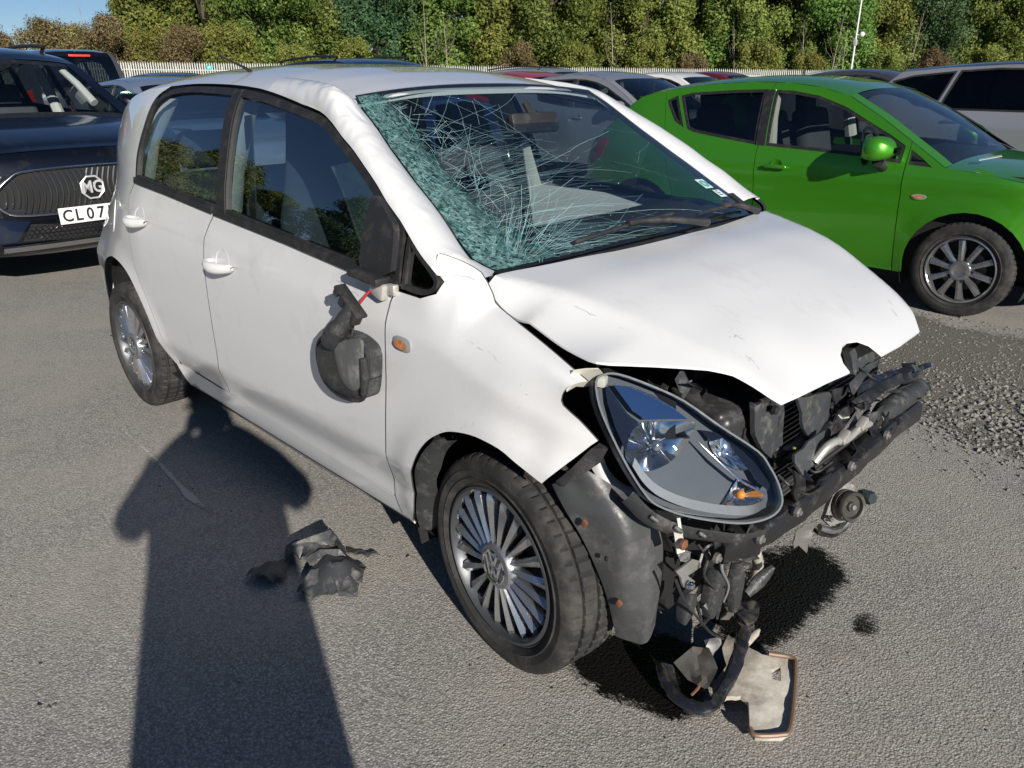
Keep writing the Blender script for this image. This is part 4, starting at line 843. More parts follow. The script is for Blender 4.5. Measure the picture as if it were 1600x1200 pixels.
hd = MB().grid([[roofpt(float(x), v)*1.0+Vector((0, 0, -.03)) for v in np.linspace(-.97, .97, 21)] for x in np.linspace(-2.62, -.88, 21)]); hd.obj('headlining', mat('headlining', (.35, .35, .34), .9, var=.05), car, 60)
# ---- cabin
def seat(x, y, parent, name='seat'):
    def cushion(c, d, rot, b): 
        mb = MB(); mb.box(c, d, rot, b); return mb
    o = cushion((x, y, .52), (.50, .48, .16), Matrix.Rotation(R(-8), 3, 'Y'), .05).obj('seat', cloth, parent, 60)
    rows = []
    for t in np.linspace(0, 1, 15):
        z = .55+.78*t; xx = x-.20-.20*t; wd = .245 if t < .55 else .245-.125*((t-.55)/.45)**.7; th = .075-.03*t
        rows.append([(xx+th*math.cos(a)*.8, y+wd*math.copysign(abs(math.sin(a))**.6, math.sin(a)), z) for a in np.linspace(0, 2*math.pi, 21)])
    rows.append([(rows[-1][0][0], y, 1.345)]*21)
    MB().grid(rows).obj('seat_back', cloth, o, 60); return o
seat(-1.0, -.34, car); seat(-1.0, .34, car)
mb = MB(); mb.box((-1.95, 0, .52), (.5, 1.2, .16), None, .05); ob = mb.obj('rear_bench', cloth, car, 60)
MB().box((-2.22, 0, .80), (.14, 1.2, .52), Matrix.Rotation(R(-16), 3, 'Y'), .05).obj('bench_back', cloth, ob, 60)
for y in (-.35, .35): MB().box((-2.33, y, 1.14), (.10, .26, .16), None, .04).obj('headrest', cloth, ob, 60)
dsh = MB().grid([[Vector((x+.05*(1-(y/.66)**2)*(1 if x < -.4 else 0), y, z)) for y in np.linspace(-.66, .66, 29)] for x, z in ((-.16,.965),(-.28,.995),(-.40,1.015),(-.52,1.01),(-.58,.96),(-.57,.70),(-.50,.55))]); dsho = dsh.obj('dashboard', mat('dash', (.035, .036, .038), .6, var=.2, bump=.1, bscale=300), car, 60)
MB().lathe([(.178,-.012),(.19,0),(.178,.012),(.166,0),(.178,-.012)], (-.66, -.34, .90), 'x', 36, rot=Matrix.Rotation(R(-24), 3, 'Y').to_3x3()).obj('steering_wheel', black_pl, car)
stw = MB(); stw.box((-.645, -.34, .89), (.05, .15, .10), Matrix.Rotation(R(-24), 3, 'Y'), .02); stw.box((-.65, -.34, .90), (.02, .33, .03), Matrix.Rotation(R(-24), 3, 'Y'), .006); stw.obj('steering_hub', black_pl, car)
mi = MB(); mi.box((-.66, .02, 1.30), (.03, .22, .065), Matrix.Rotation(R(-15), 3, 'Y'), .012); mi.tube([(-.66, .02, 1.31), (-.70, .02, 1.36)], .012); mi.obj('rear_view_mirror', black_pl, car)
for s_ in (-1, 1):               # pale door tops, pillar trims, belts
    dt = MB(); dt.grid([[Vector((x, s_*(wside(x, z)-.055-k), z)) for x in np.linspace(-1.36, -.40, 12)] for z, k in ((.98, 0), (.93, .05), (.72, .06), (.5, .07))], flip=s_ < 0); dt.obj('door_trim', white if s_ > 0 else cream, car, 60)
    dt = MB(); dt.grid([[Vector((x, s_*(wside(x, z)-.055-k), z)) for x in np.linspace(-2.05, -1.45, 10)] for z, k in ((1.03, 0), (.95, .05), (.72, .06), (.5, .07))], flip=s_ < 0); dt.obj('door_trim', cream, car, 60)
    bpx = MB(); bpx.grid([[Vector((x0+dx, s_*(wside(-1.4, z)-.055-.02*(1-(2*k/4-1)**2)), z)) for k, dx in enumerate((-.075, -.04, 0, .04, .075))] for z, x0 in ((.60,-1.36),(.95,-1.36),(1.15,-1.39),(1.37,-1.42))], flip=s_ > 0); bpx.obj('pillar_trim', mat('pillar_cream', (.72, .71, .66), .6, var=.05), car)
    bl_ = MB(); bl_.box((-1.34, s_*.655, 1.05), (.045, .006, .55), Matrix.Rotation(R(7*s_), 3, 'X') @ Matrix.Rotation(R(-5), 3, 'Y')); bl_.obj('seat_belt', mat('belt', (.05, .05, .05), .8), car)
    cpt = MB(); cpt.grid([[Vector((x0+dx, s_*(wside(-2.1, z)-.05-.02*(1-(2*k/4-1)**2)), z)) for k, dx in enumerate((-.16, -.08, 0, .04, .08))] for z, x0 in ((.60,-2.12),(1.05,-2.12),(1.2,-2.12),(1.36,-2.05))], flip=s_ > 0); cpt.obj('pillar_trim', MATS['pillar_cream'], car)
MB().tube([(-1.62,-.46,1.458),(-1.66,-.47,1.475),(-1.80,-.49,1.515)], [.007, .005, .003], 6).obj('aerial', black_pl, car)
# ================================================================== smashed front end (parts of the car)
def plate(name, pts, m, parent, th=.004, bumpy=.0, bend=0, step=.03, smooth=35, holes=()):
    P = [Vector(q) for q in pts]; c = sum(P, Vector())/len(P); n = Vector()
    for i in range(len(P)): n += (P[i]-c).cross(P[(i+1) % len(P)]-c)
    n.normalize()
    if n.dot(Vector((.6, -.6, .5))) < 0: n = -n
    e1 = (P[1]-P[0]).normalized(); e1 = (e1-n*e1.dot(n)).normalized(); e2 = n.cross(e1)
    lp = [((q-c).dot(e1), (q-c).dot(e2)) for q in P]; hs = [[((Vector(q)-c).dot(e1), (Vector(q)-c).dot(e2)) for q in h] for h in holes]
    off = [(q-c).dot(n) for q in P]
    def fn(a, b):
        ww = [1/(((a-u)**2+(b-v)**2)+1e-6) for u, v in lp]; h = sum(k*o for k, o in zip(ww, off))/sum(ww)
        h += bumpy*noise.fractal(Vector((a*14+c.x*9, b*14+c.y*5, c.z*7)), .6, 2, 3)+bend*(a*a)
        return c+e1*a+e2*b+n*h
    return panel(name, [lp]+hs, fn, m, parent, step, -n*th, smooth=smooth)
# ---- headlamp
A0 = Vector((.26, -.70, .88)); nL = Vector((math.cos(R(-40)), math.sin(R(-40)), .45)).normalized()
o3 = [(.246,-.735,.853),(.265,-.745,.808),(.297,-.744,.754),(.343,-.737,.686),(.382,-.726,.635),(.407,-.713,.612),(.452,-.675,.59),(.506,-.621,.575),(.542,-.581,.57),(.568,-.546,.576),(.581,-.521,.589),(.582,-.505,.611),(.566,-.50,.644),(.543,-.504,.679),(.516,-.514,.71),(.448,-.56,.761),(.382,-.602,.811),(.327,-.646,.843),(.275,-.691,.867),(.254,-.718,.868)]
e1 = (Vector((.582,-.515,.60))-Vector((.25,-.73,.86))).normalized(); e1 = (e1-nL*e1.dot(nL)).normalized(); e2 = nL.cross(e1)
LC = Vector((.43,-.625,.70))
to2 = lambda q: ((Vector(q)-LC).dot(e1), (Vector(q)-LC).dot(e2))
lo = sm([to2(q) for q in o3], 3, True); loA = np.array(resample(lo, .003))
def edged(a, b): return float(np.sqrt(((loA-np.array((a, b)))**2).sum(1).min()))
def lamp(d, dome=.03): return lambda a, b: LC+e1*a+e2*b+nL*(d+dome*(1-math.exp(-edged(a, b)/.05)))
pc = lambda x, y, d=0: to2(LC)
hl_o = panel('headlamp', [lo], lambda a, b: LC+e1*a+e2*b+nL*(-.075-.04*(1-math.exp(-edged(a, b)/.04))), mat('lamp_inner', (.22, .235, .26), .4, var=.15), car, .025, nL*.072, flip=False)
sh = panel('lamp_surround', [lo, inset(lo, .0042)], lamp(-.001, .006), mat('lamp_rim', (.16, .17, .18), .18, var=.1, coat=1), hl_o, .02, -nL*.03)
def ell(c, rx, ry, rot=0, n=28, p=1):
    out = []
    for k in range(n):
        t = 2*math.pi*k/n; x, y = rx*math.copysign(abs(math.cos(t))**p, math.cos(t)), ry*math.copysign(abs(math.sin(t))**p, math.sin(t)); out.append((c[0]+x*math.cos(rot)-y*math.sin(rot), c[1]+x*math.sin(rot)+y*math.cos(rot)))
    return out
def poly2(pts, n=0): q = [to2(v) for v in pts]; return sm(q, n, True) if n else q
h1 = poly2([(0.3216,-0.6628,0.7574),(0.3581,-0.6189,0.7580),(0.3960,-0.5760,0.7549),(0.3984,-0.5946,0.7241),(0.3923,-0.6205,0.6975),(0.3793,-0.6509,0.6762),(0.3601,-0.6807,0.6663),(0.3373,-0.7027,0.6737),(0.3185,-0.7091,0.6966),(0.3125,-0.6930,0.7298)], 3)
h2 = poly2([(0.4327,-0.5619,0.7124),(0.4369,-0.5501,0.7220),(0.4498,-0.5353,0.7214),(0.4742,-0.5243,0.6955),(0.5013,-0.5163,0.6608),(0.4824,-0.5371,0.6631),(0.4515,-0.5574,0.6869)], 3)
h3 = poly2([(0.4888,-0.5846,0.5846),(0.4915,-0.5610,0.6137),(0.4959,-0.5371,0.6403),(0.5158,-0.5193,0.6318),(0.5387,-0.5067,0.6108),(0.5334,-0.5299,0.5867),(0.5162,-0.5565,0.5780)], 3)
bez = mat('bezel', (.085, .093, .108), .6, spec=.1, var=.2, vscale=12)
def depth(a, b): return -.046-.006*math.sin(a*16+b*11)
panel('lamp_bezel', [inset(lo, .006), h1, h2, h3], lambda a, b: LC+e1*a+e2*b+nL*depth(a, b), bez, hl_o, .018, -nL*.01)
refl = mat('reflector', (.90, .91, .93), .10, metal=1, var=.02)
def bowl(poly, dp, flute, nf):
    c = np.mean(poly, axis=0); rows = []; n = len(poly)
    for k in range(n+1):
        q = np.array(poly[k % n]); r = []
        for t in np.linspace(1.03, .03, 9):
            a, b = c+(q-c)*t; r.append(LC+e1*a+e2*b+nL*(depth(a, b)*.8-.004-dp*(1-t*t)+flute*math.sin(k/n*6.283*nf)*t))
        rows.append(r)
    return MB().grid(rows).obj('reflector', refl, hl_o, 40), c
o1, C1 = bowl(h1, .045, .0022, 7); o2_, C2 = bowl(h2, .022, .003, 11); o3_, C3 = bowl(h3, .022, .002, 9)
blue = mat('lamp_gloss', (.012, .016, .028), .05, coat=1, var=.1)
def facet(name, pts, m_, lift):     # moulded facet with the sky's blue in its colour, tilted to mirror the sky
    q = [to2(v) for v in pts]; bb = [b for a, b in q]; lo_, hi_ = min(bb), max(bb)
    panel(name, [q], lambda a, b: LC+e1*a+e2*b+nL*(-.016-lift*(b-lo_)/(hi_-lo_)), m_, hl_o, .015, -nL*.006)
facet('lamp_facet', [(0.2556,-0.6878,0.8340),(0.2817,-0.6593,0.8304),(0.3189,-0.6282,0.8115),(0.3533,-0.6038,0.7877),(0.3826,-0.5862,0.7629),(0.3516,-0.6221,0.7645),(0.3211,-0.6583,0.7647),(0.2975,-0.6736,0.7830)], mat('lamp_facet', (.62, .75, .95), .08, metal=1, var=.1), .012)
facet('lamp_facet', [(0.2473,-0.7009,0.8295),(0.2519,-0.6939,0.8317),(0.2936,-0.6815,0.7783),(0.3154,-0.6683,0.7601),(0.3087,-0.6931,0.7361),(0.3135,-0.7098,0.7042),(0.2842,-0.7112,0.7520),(0.2594,-0.7074,0.7996)], blue, .02)
facet('lamp_facet', [(0.4085,-0.5709,0.7407),(0.4376,-0.5407,0.7343),(0.4651,-0.5228,0.7132),(0.5082,-0.4989,0.6739),(0.5411,-0.4867,0.6352),(0.5382,-0.5021,0.6182),(0.5179,-0.5134,0.6366),(0.5051,-0.5162,0.6545),(0.4509,-0.5323,0.7238),(0.4293,-0.5624,0.7175)], blue, .03)
mb = MB(); q = LC+e1*C1[0]+e2*C1[1]; mb.tube([q-nL*.07, q-nL*.040], .012, 12); mb.tube([q-nL*.040, q-nL*.037], [.012, .002], 12); mb.obj('bulb', mat('bulb_cap', (.35, .37, .40), .15, metal=.9), hl_o)
q = LC+e1*to2((0.5026,-0.5483,0.6130))[0]+e2*to2((0.5026,-0.5483,0.6130))[1]; MB().tube([q-nL*.05, q-nL*.024, q-nL*.016, q-nL*.011], [.009, .0105, .0085, .003], 12).obj('indicator_bulb', orange, hl_o, 60)
MB().tube([Vector((0.4196,-0.5983,0.7266)), Vector((0.4618,-0.5794,0.6866)), Vector((0.5053,-0.5521,0.6468)), Vector((0.5477,-0.5202,0.6200))], [.0015, .0035, .0035, .002], 6).obj('lamp_strip', chrome, hl_o, 60)
lowb = [to2(q) for q in ((.352,-.727,.69),(.375,-.717,.655),(.405,-.70,.628),(.452,-.664,.605),(.506,-.610,.589),(.545,-.566,.586),(.566,-.535,.60))]
MB().grid([[LC+e1*a+e2*(b+k*.010)-nL*(.014+k*.013) for k in (0, 1, 2)] for a, b in sm(lowb, 5)]).obj('lamp_strip', mat('satin', (.34, .36, .39), .5, spec=.3, var=.15, vscale=60), hl_o, 60)
panel('lamp_cover', [inset(lo, .002)], lamp(.002, .018), lens, hl_o, .025, smooth=70)
fl_ = []
for a, b in sm([to2(q) for q in ((.36,-.74,.64),(.405,-.72,.60),(.452,-.685,.575),(.506,-.632,.56),(.545,-.592,.553),(.575,-.55,.56))], 5):
    fl_.append([LC+e1*a+e2*b+nL*.004, LC+e1*a+e2*(b-.018)-nL*.002, LC+e1*a+e2*(b-.030)-nL*.03])
MB().grid(fl_).obj('lamp_flange', grey_pl, hl_o, 60)
for a, b in [to2(q) for q in ((.415,-.722,.60),(.455,-.690,.578),(.492,-.655,.566))]:
    MB().box(LC+e1*a+e2*(b-.012)+nL*.004, (.022, .010, .010), Matrix((e1, e2, nL)).transposed(), .003).obj('lamp_clip', grey_pl, hl_o)
# ---- plastic wing liner hanging in front of the wheel
Lp = sm([(0.157,-0.765,0.585),(0.193,-0.765,0.542),(0.252,-0.755,0.466),(0.297,-0.735,0.357),(0.315,-0.710,0.235)], 5)
Rp = sm([(0.227,-0.755,0.657),(0.334,-0.670,0.568),(0.374,-0.640,0.495),(0.384,-0.640,0.379),(0.388,-0.650,0.267)], 5)
rows = []
for i, (a, b) in enumerate(zip(Lp, Rp)):
    a, b = Vector(a), Vector(b); rows.append([a.lerp(b, t)+Vector((.75, -.55, .1))*(.045*math.sin(math.pi*t)*min(1, i/5)+.006*math.sin(t*9+i*.4)) for t in np.linspace(0, 1, 13)])
rows.append([v+Vector((.0, -.0, -.022))*(1-.5*abs(k/6-1)) for k, v in enumerate(rows[-1])])
lnr = MB().grid(rows).obj('wing_liner', mat('liner', (.055, .057, .06), .38, var=.25, vscale=9, bump=.1, bscale=80, dirt=.45, dscale=7, dirtcol=(.20, .19, .18)), car, 60)
for q in ((0.260,-0.770,0.530),(0.344,-0.740,0.345)): MB().box(q, (.014, .008, .018), Matrix.Rotation(.5, 3, 'Y'), .003).obj('rusty_clip', rust, lnr)
MB().box((0.317,-0.760,0.461), (.008, .006, .012), None, .002).obj('liner_hole', dark, lnr)
plate('liner_tab', [(0.177,-0.775,0.605),(0.270,-0.745,0.721),(0.277,-0.720,0.704),(0.265,-0.730,0.669),(0.233,-0.760,0.632),(0.196,-0.770,0.597)], black_pl, lnr, .006, .006)
# white crescent bracket and wing inner edge
ca = sm([(0.206,-0.700,0.636),(0.237,-0.690,0.595),(0.274,-0.670,0.562),(0.316,-0.650,0.568)], 5); cb = sm([(0.236,-0.690,0.669),(0.245,-0.670,0.618),(0.274,-0.650,0.586),(0.304,-0.630,0.578)], 5)
MB().grid([[Vector(a).lerp(Vector(b), t)+Vector((.6, -.5, .5))*.012*math.sin(t*math.pi) for t in np.linspace(0, 1, 6)] for a, b in zip(ca, cb)]).obj('wing_bracket', white, car, 60)
plate('wing_flange', [(0.188,-0.770,0.853),(0.211,-0.765,0.875),(0.253,-0.735,0.883),(0.244,-0.700,0.852),(0.210,-0.700,0.824),(0.190,-0.730,0.824),(0.189,-0.760,0.821)], cream, car, .003, .004)
MB().box((0.230,-0.700,0.841), (.03, .03, .022), Matrix.Rotation(.4, 3, 'Z'), .004).obj('wing_clip', cream, car)
# ---- engine bay masses
eng = MB(); eng.box((.08, .05, .55), (.34, .80, .50), None, .03); eng.box((.10, .1, .83), (.26, .5, .10), None, .03); eng.box((.02, -.45, .45), (.3, .3, .4), None, .03); eng.obj('engine', dark, car)
bay = MB()
for s_ in (-1, 1): bay.add([(-.12, s_*.60, .35), (.36, s_*.56, .40), (.36, s_*.60, .80), (.2, s_*.66, .86), (-.12, s_*.66, .95)], [(0, 1, 2, 3, 4)])
bay.add([(-.12,-.7,.3),(.30,-.62,.3),(.30,.62,.3),(-.12,.7,.3)], [(0, 1, 2, 3)])
bay.obj('engine_bay', dark, car, 0)
MB().box((.20, .0, .27), (.26, 1.04, .20), None, .03).obj('void_block', dark, car)  # dark block added to stand in for the shaded void below the lamp
MB().box((.31, -.44, .40), (.05, .22, .34), None, .02).obj('void_plate', dark, car)  # dark plate added to keep the space behind the lamp black
rad = MB(); rad.box((.36, .12, .52), (.05, .78, .46), None, .012); ro = rad.obj('radiator', mat('radiator', (.05, .05, .052), .5, metal=.5, var=.3), car)
fins = MB()
for k in range(26): fins.box((.388, .12, .32+k*.016), (.006, .74, .004))
tag(fins.obj('radiator_fins', mat('fin', (.12, .12, .12), .4, metal=.6, var=.2), ro, 0), kind='stuff')
bx_ = MB(); rot_ = Matrix.Rotation(R(-12), 3, 'Z') @ Matrix.Rotation(R(6), 3, 'Y')
c_ = Vector((0.340,-0.324,0.642)); bx_.box(c_, (.15, .22, .17), rot_, .022); bx_.box(c_+Vector((-.01, .0, .08)), (.165, .235, .035), rot_, .014)
ab = bx_.obj('air_box', mat('airbox', (.028, .028, .030), .35, var=.3, dirt=.5, dscale=15, dirtcol=(.16, .16, .16)), car, 50)
for k in range(5): MB().box(c_+rot_@Vector((.077, -.08+.04*k, -.01)), (.006, .006, .12), rot_).obj('box_rib', black_pl, ab, 0)
br = plate('lamp_bracket', [(0.435,-0.397,0.759),(0.435,-0.362,0.754),(0.435,-0.336,0.720),(0.435,-0.297,0.702),(0.435,-0.289,0.729),(0.435,-0.246,0.711),(0.435,-0.215,0.581),(0.440,-0.282,0.579),(0.440,-0.339,0.622),(0.440,-0.381,0.675)], mat('bracket_grey', (.052, .055, .06), .36, var=.3, dirt=.55, dscale=26, dirtcol=(.26, .25, .23), dlo=.53, dhi=.7), car, .012, .003)
MB().lathe([(.001,.004),(.006,.006),(.011,.004),(.011,-.006)], (0.445,-0.304,0.715), 'x', 14).obj('bolt', black_pl, br)
plate('hanging_plate', [(0.470,-0.238,0.734),(0.470,-0.085,0.706),(0.460,-0.012,0.656),(0.470,-0.025,0.586),(0.470,-0.069,0.615),(0.475,-0.089,0.565),(0.480,-0.154,0.590),(0.475,-0.206,0.648)], MATS['bracket_grey'], car, .008, .008)
plate('hanging_plate', [(0.450,-0.002,0.679),(0.450,0.089,0.668),(0.460,0.110,0.592),(0.460,0.058,0.590),(0.460,0.015,0.622)], black_pl, car, .006, .01)
plate('grille_remnant', [(0.460,0.057,0.774),(0.460,0.126,0.783),(0.460,0.232,0.733),(0.470,0.210,0.708),(0.470,0.129,0.684),(0.470,0.057,0.714)], MATS['bracket_grey'], car, .02, .012)
# ---- crash beam and shards
def beam(path, w_, h_, m, name, parent, jit=0, seed=1, twist=0):
    rr = random.Random(seed); rows = []; path = [Vector(q) for q in path]
    for i, q in enumerate(path):
        d = (path[min(i+1, len(path)-1)]-path[max(0, i-1)]).normalized(); s = d.cross(Vector((0, 0, 1))).normalized(); u = s.cross(d)
        j = lambda: Vector((rr.uniform(-jit, jit), rr.uniform(-jit, jit), rr.uniform(-jit, jit)))
        tw = twist*i/len(path); s, u = s*math.cos(tw)+u*math.sin(tw), u*math.cos(tw)-s*math.sin(tw)
        a, b = (w_[i] if isinstance(w_, (list, tuple)) else w_)/2, (h_[i] if isinstance(h_, (list, tuple)) else h_)/2; c = min(a, b)*.35
        rows.append([q+s*x+u*y+j() for x, y in ((-a, -b+c), (-a, b-c), (-a+c, b), (a-c, b), (a, b-c), (a, -b+c), (a-c, -b), (-a+c, -b), (-a, -b+c))])
    mb = MB().grid(rows, flip=True); n = 9; mb.f.append(tuple(range(8))); k = (len(rows)-1)*n; mb.f.append(tuple(k+i for i in range(7, -1, -1)))
    return mb.obj(name, m, parent, 40)
bm_mat = mat('scuffed_black', (.014, .014, .015), .30, var=.4, bump=.2, bscale=60, dirt=.5, dscale=20, dirtcol=(.18, .17, .155), dlo=.54, dhi=.72)
bp_ = sm([(0.470,-0.556,0.459),(0.505,-0.451,0.469),(0.530,-0.321,0.492),(0.545,-0.120,0.518),(0.545,0.134,0.535),(0.530,0.420,0.518)], 4)
bmo = beam(bp_, .05, .062, bm_mat, 'crash_beam', car, .003, 3)
for k in range(6): 
    q = Vector(bp_[12]).lerp(Vector(bp_[17]), k/5); MB().box(q+Vector((.018, 0, .028)), (.022, .020, .010), Matrix.Rotation(.3, 3, 'Y'), .002).obj('beam_rib', bm_mat, bmo)
up_ = sm([(0.440,-0.280,0.571),(0.470,-0.156,0.573),(0.490,0.045,0.622),(0.490,0.269,0.651)], 4); beam(up_, .02, .034, bm_mat, 'upper_rail', car, .003, 5)
beam(sm([(0.500,-0.123,0.550),(0.510,0.005,0.604),(0.510,0.155,0.660),(0.500,0.264,0.675)], 4), .008, .020, mat('bent_steel', (.32, .32, .33), .35, metal=.7, var=.2, dirt=.4, dscale=20), 'bent_strut', car, .002, 7)
tb = MB().tube(sm([(0.520,0.168,0.574),(0.530,0.263,0.586),(0.530,0.385,0.586),(0.520,0.496,0.576)], 3), [.022]+[.030]*7+[.024, .014], 14).obj('receiver_drier', grey_pl, car)
for k, (u, v) in enumerate(((1372,628),(1392,610),(1358,640))): MB().tube([Vector((0.500,0.277,0.577))+Vector((0, .01*k, 0)), Vector(((.52, .40+.03*k, .60+.02*k)))], .008, 8).obj('pipe_union', black_pl, tb)
ap = MB().tube(sm([(0.520,-0.220,0.575),(0.530,-0.189,0.606),(0.535,-0.149,0.611),(0.535,-0.087,0.593),(0.535,0.008,0.597),(0.530,0.157,0.571)], 5), .0105, 10).obj('alloy_pipe', mat('alloy_pipe', (.62, .60, .56), .35, metal=.6, var=.15, dirt=.4, dscale=25), car)
for q in ((0.540,-0.114,0.613),(0.540,-0.003,0.613)): MB().box(q, (.022, .04, .02), Matrix.Rotation(.5, 3, 'X'), .005).obj('pipe_bracket', MATS['alloy_pipe'], ap)
hz_ = sm([(0.430,-0.226,0.562),(0.450,-0.213,0.579),(0.460,-0.182,0.589),(0.450,-0.128,0.592)], 6)
MB().tube(hz_, [.013+.003*(i % 2) for i in range(len(hz_))], 12).obj('corrugated_hose', mat('hose', (.20, .19, .18), .5, var=.2, dirt=.5, dscale=20), car, 60)
plate('torn_panel', [(0.500,-0.228,0.626),(0.500,-0.130,0.624),(0.515,-0.158,0.568),(0.515,-0.220,0.566),(0.520,-0.271,0.554),(0.510,-0.314,0.606)], MATS['bracket_grey'], car, .006, .012)
plate('torn_panel', [(0.530,-0.354,0.607),(0.540,-0.297,0.560),(0.545,-0.279,0.489),(0.545,-0.311,0.485),(0.540,-0.372,0.557)], bm_mat, car, .006, .012)
sm_b = mat('shiny_black', (.012, .013, .016), .12, var=.3, coat=.6, dirt=.3, dscale=15)
sh_ = [([(0.490,0.081,0.685),(0.500,0.167,0.692),(0.520,0.343,0.674),(0.520,0.528,0.636),(0.530,0.502,0.629),(0.530,0.296,0.665),(0.520,0.137,0.674),(0.510,0.063,0.660)], sm_b), ([(0.500,0.027,0.658),(0.510,0.131,0.677),(0.520,0.248,0.675),(0.530,0.450,0.626),(0.535,0.317,0.643),(0.530,0.140,0.657),(0.520,0.035,0.620)], bm_mat), ([(0.470,0.058,0.690),(0.470,0.147,0.713),(0.480,0.209,0.713),(0.490,0.097,0.695),(0.490,0.038,0.661)], MATS['bracket_grey']), ([(0.520,0.233,0.627),(0.530,0.395,0.615),(0.530,0.534,0.572),(0.540,0.500,0.559),(0.540,0.328,0.594)], bm_mat), ([(0.530,0.052,0.618),(0.530,0.185,0.606),(0.540,0.156,0.584),(0.540,0.068,0.590)], grey_pl), ([(0.490,-0.043,0.650),(0.490,0.033,0.653),(0.500,-0.015,0.593),(0.500,-0.076,0.573)], sm_b)]
for pts, m_ in sh_: plate('broken_shard', pts, m_, car, .006, .014, step=.018)
plate('beam_end', [(0.530,0.201,0.601),(0.520,0.362,0.557),(0.530,0.405,0.498),(0.540,0.361,0.448),(0.540,0.253,0.473),(0.540,0.164,0.547)], mat('dusty_steel', (.16, .165, .17), .5, metal=.5, var=.3, dirt=.7, dscale=14, dirtcol=(.28, .26, .2)), car, .03, .01)
rr = random.Random(11)
for k in range(34):              # loose clips and splinters through the smashed nose
    x0, y0 = rr.choice(((1235, 650), (1300, 655), (1350, 605), (1400, 600), (1345, 570), (1290, 700), (1225, 750), (1060, 590), (1020, 592)))
    if x0 > 1200: base = Vector((.49+rr.uniform(-.04, .04), rr.uniform(-.33, .50), 0)); base.z = .55+.12*rr.random()-.02*abs(base.y) - (.08 if base.y < 0 else .02)
    else: base = Vector((.27+rr.uniform(0, .10), rr.uniform(-.60, -.50), .80+rr.uniform(-.01, .02)))
    d1 = Vector((rr.uniform(-1, 1), rr.uniform(-1, 1), rr.uniform(-.6, .6))).normalized(); d2 = d1.cross(Vector((rr.uniform(-1, 1), rr.uniform(-1, 1), 1))).normalized(); l1, l2 = rr.uniform(.015, .055), rr.uniform(.006, .022)
    plate('splinter', [base-d1*l1, base-d1*l1*.2+d2*l2, base+d1*l1, base+d1*l1*.3-d2*l2*.8], rr.choice((bm_mat, grey_pl, MATS['bracket_grey'], sm_b)), car, .004, .006, step=.05)
# ---- pulley and horn bracket low on the far side
pr_ = Matrix.Rotation(R(-24), 3, 'Z') @ Matrix.Rotation(R(-14), 3, 'Y'); pcn = Vector((0.470,0.212,0.250))
pl_ = MB().lathe([(.001,.018),(.014,.018),(.016,.010),(.034,.010),(.036,.022),(.044,.024),(.047,.020),(.047,.012),(.043,.008),(.043,.0),(.047,-.004),(.047,-.014)], pcn, 'x', 40, rot=pr_).obj('belt_pulley', mat('pulley', (.10, .095, .09), .35, metal=.6, var=.2, dirt=.4, dscale=20), car)
MB().lathe([(.001,.026),(.008,.026),(.010,.018)], pcn, 'x', 6, rot=pr_).obj('pulley_bolt', steel, pl_)
MB().lathe([(.001,.02),(.018,.02),(.021,.014),(.021,-.025),(.001,-.025)], pcn+pr_@Vector((.0, .075, .012)), 'x', 6, rot=pr_).obj('tensioner', mat('tensioner', (.03, .045, .045), .2, var=.3, coat=.5), car)
pb = plate('pulley_bracket', [pcn+pr_@Vector(q) for q in ((-.02,-.075,-.035),(-.02,-.05,-.06),(-.02,.02,-.055),(-.02,.05,-.02),(-.02,.045,.05),(-.02,.0,.07),(-.02,-.02,.06),(-.02,-.045,.02))], steel, car, .014, .003)
MB().lathe([(.001,.012),(.007,.012),(.010,.008),(.010,-.01)], pcn+pr_@Vector((-.01,-.062,-.030)), 'x', 12, rot=pr_).obj('bolt', chrome, pb)
ch_ = [pcn+pr_@Vector((-.02, -.09+.14*t, -.055-.030*math.sin(math.pi*t)+.02*t)) for t in np.linspace(0, 1, 12)]; beam(ch_, .02, .016, mat('bright_steel', (.5, .5, .5), .2, metal=.9, var=.2, dirt=.4, dscale=18), 'pulley_guard', car, .001, 4)
beam([q+Vector((-.01, -.004, -.016)) for q in ch_], .03, .010, bm_mat, 'belt_loop', car, .001, 6)
plate('torn_cloth', [(0.500,-0.225,0.363),(0.510,-0.121,0.365),(0.500,-0.127,0.298),(0.490,-0.115,0.254),(0.490,-0.156,0.293),(0.490,-0.185,0.295)], steel, car, .003, .015, step=.015)
# ---- tangle under the headlamp
b1 = beam(sm([(0.440,-0.686,0.588),(0.450,-0.692,0.558),(0.455,-0.685,0.510)], 3), .008, .02, cream, 'lamp_stay', car, .001, 2)
MB().lathe([(.001,.010),(.006,.010),(.012,.006),(.012,0)], (0.465,-0.697,0.539), 'x', 12).obj('bolt', rust, b1)
z1 = plate('bracket', [(0.450,-0.687,0.458),(0.450,-0.623,0.458),(0.450,-0.595,0.440),(0.450,-0.583,0.418),(0.455,-0.644,0.427),(0.455,-0.611,0.396),(0.455,-0.619,0.380),(0.455,-0.658,0.404),(0.455,-0.673,0.438)], mat('galvanised', (.35, .35, .34), .4, metal=.6, var=.2, dirt=.4, dscale=20), car, .005, .002)
MB().lathe([(.001,.012),(.006,.012),(.010,.007),(.010,0)], (0.462,-0.649,0.410), 'x', 12).obj('bolt', chrome, z1)
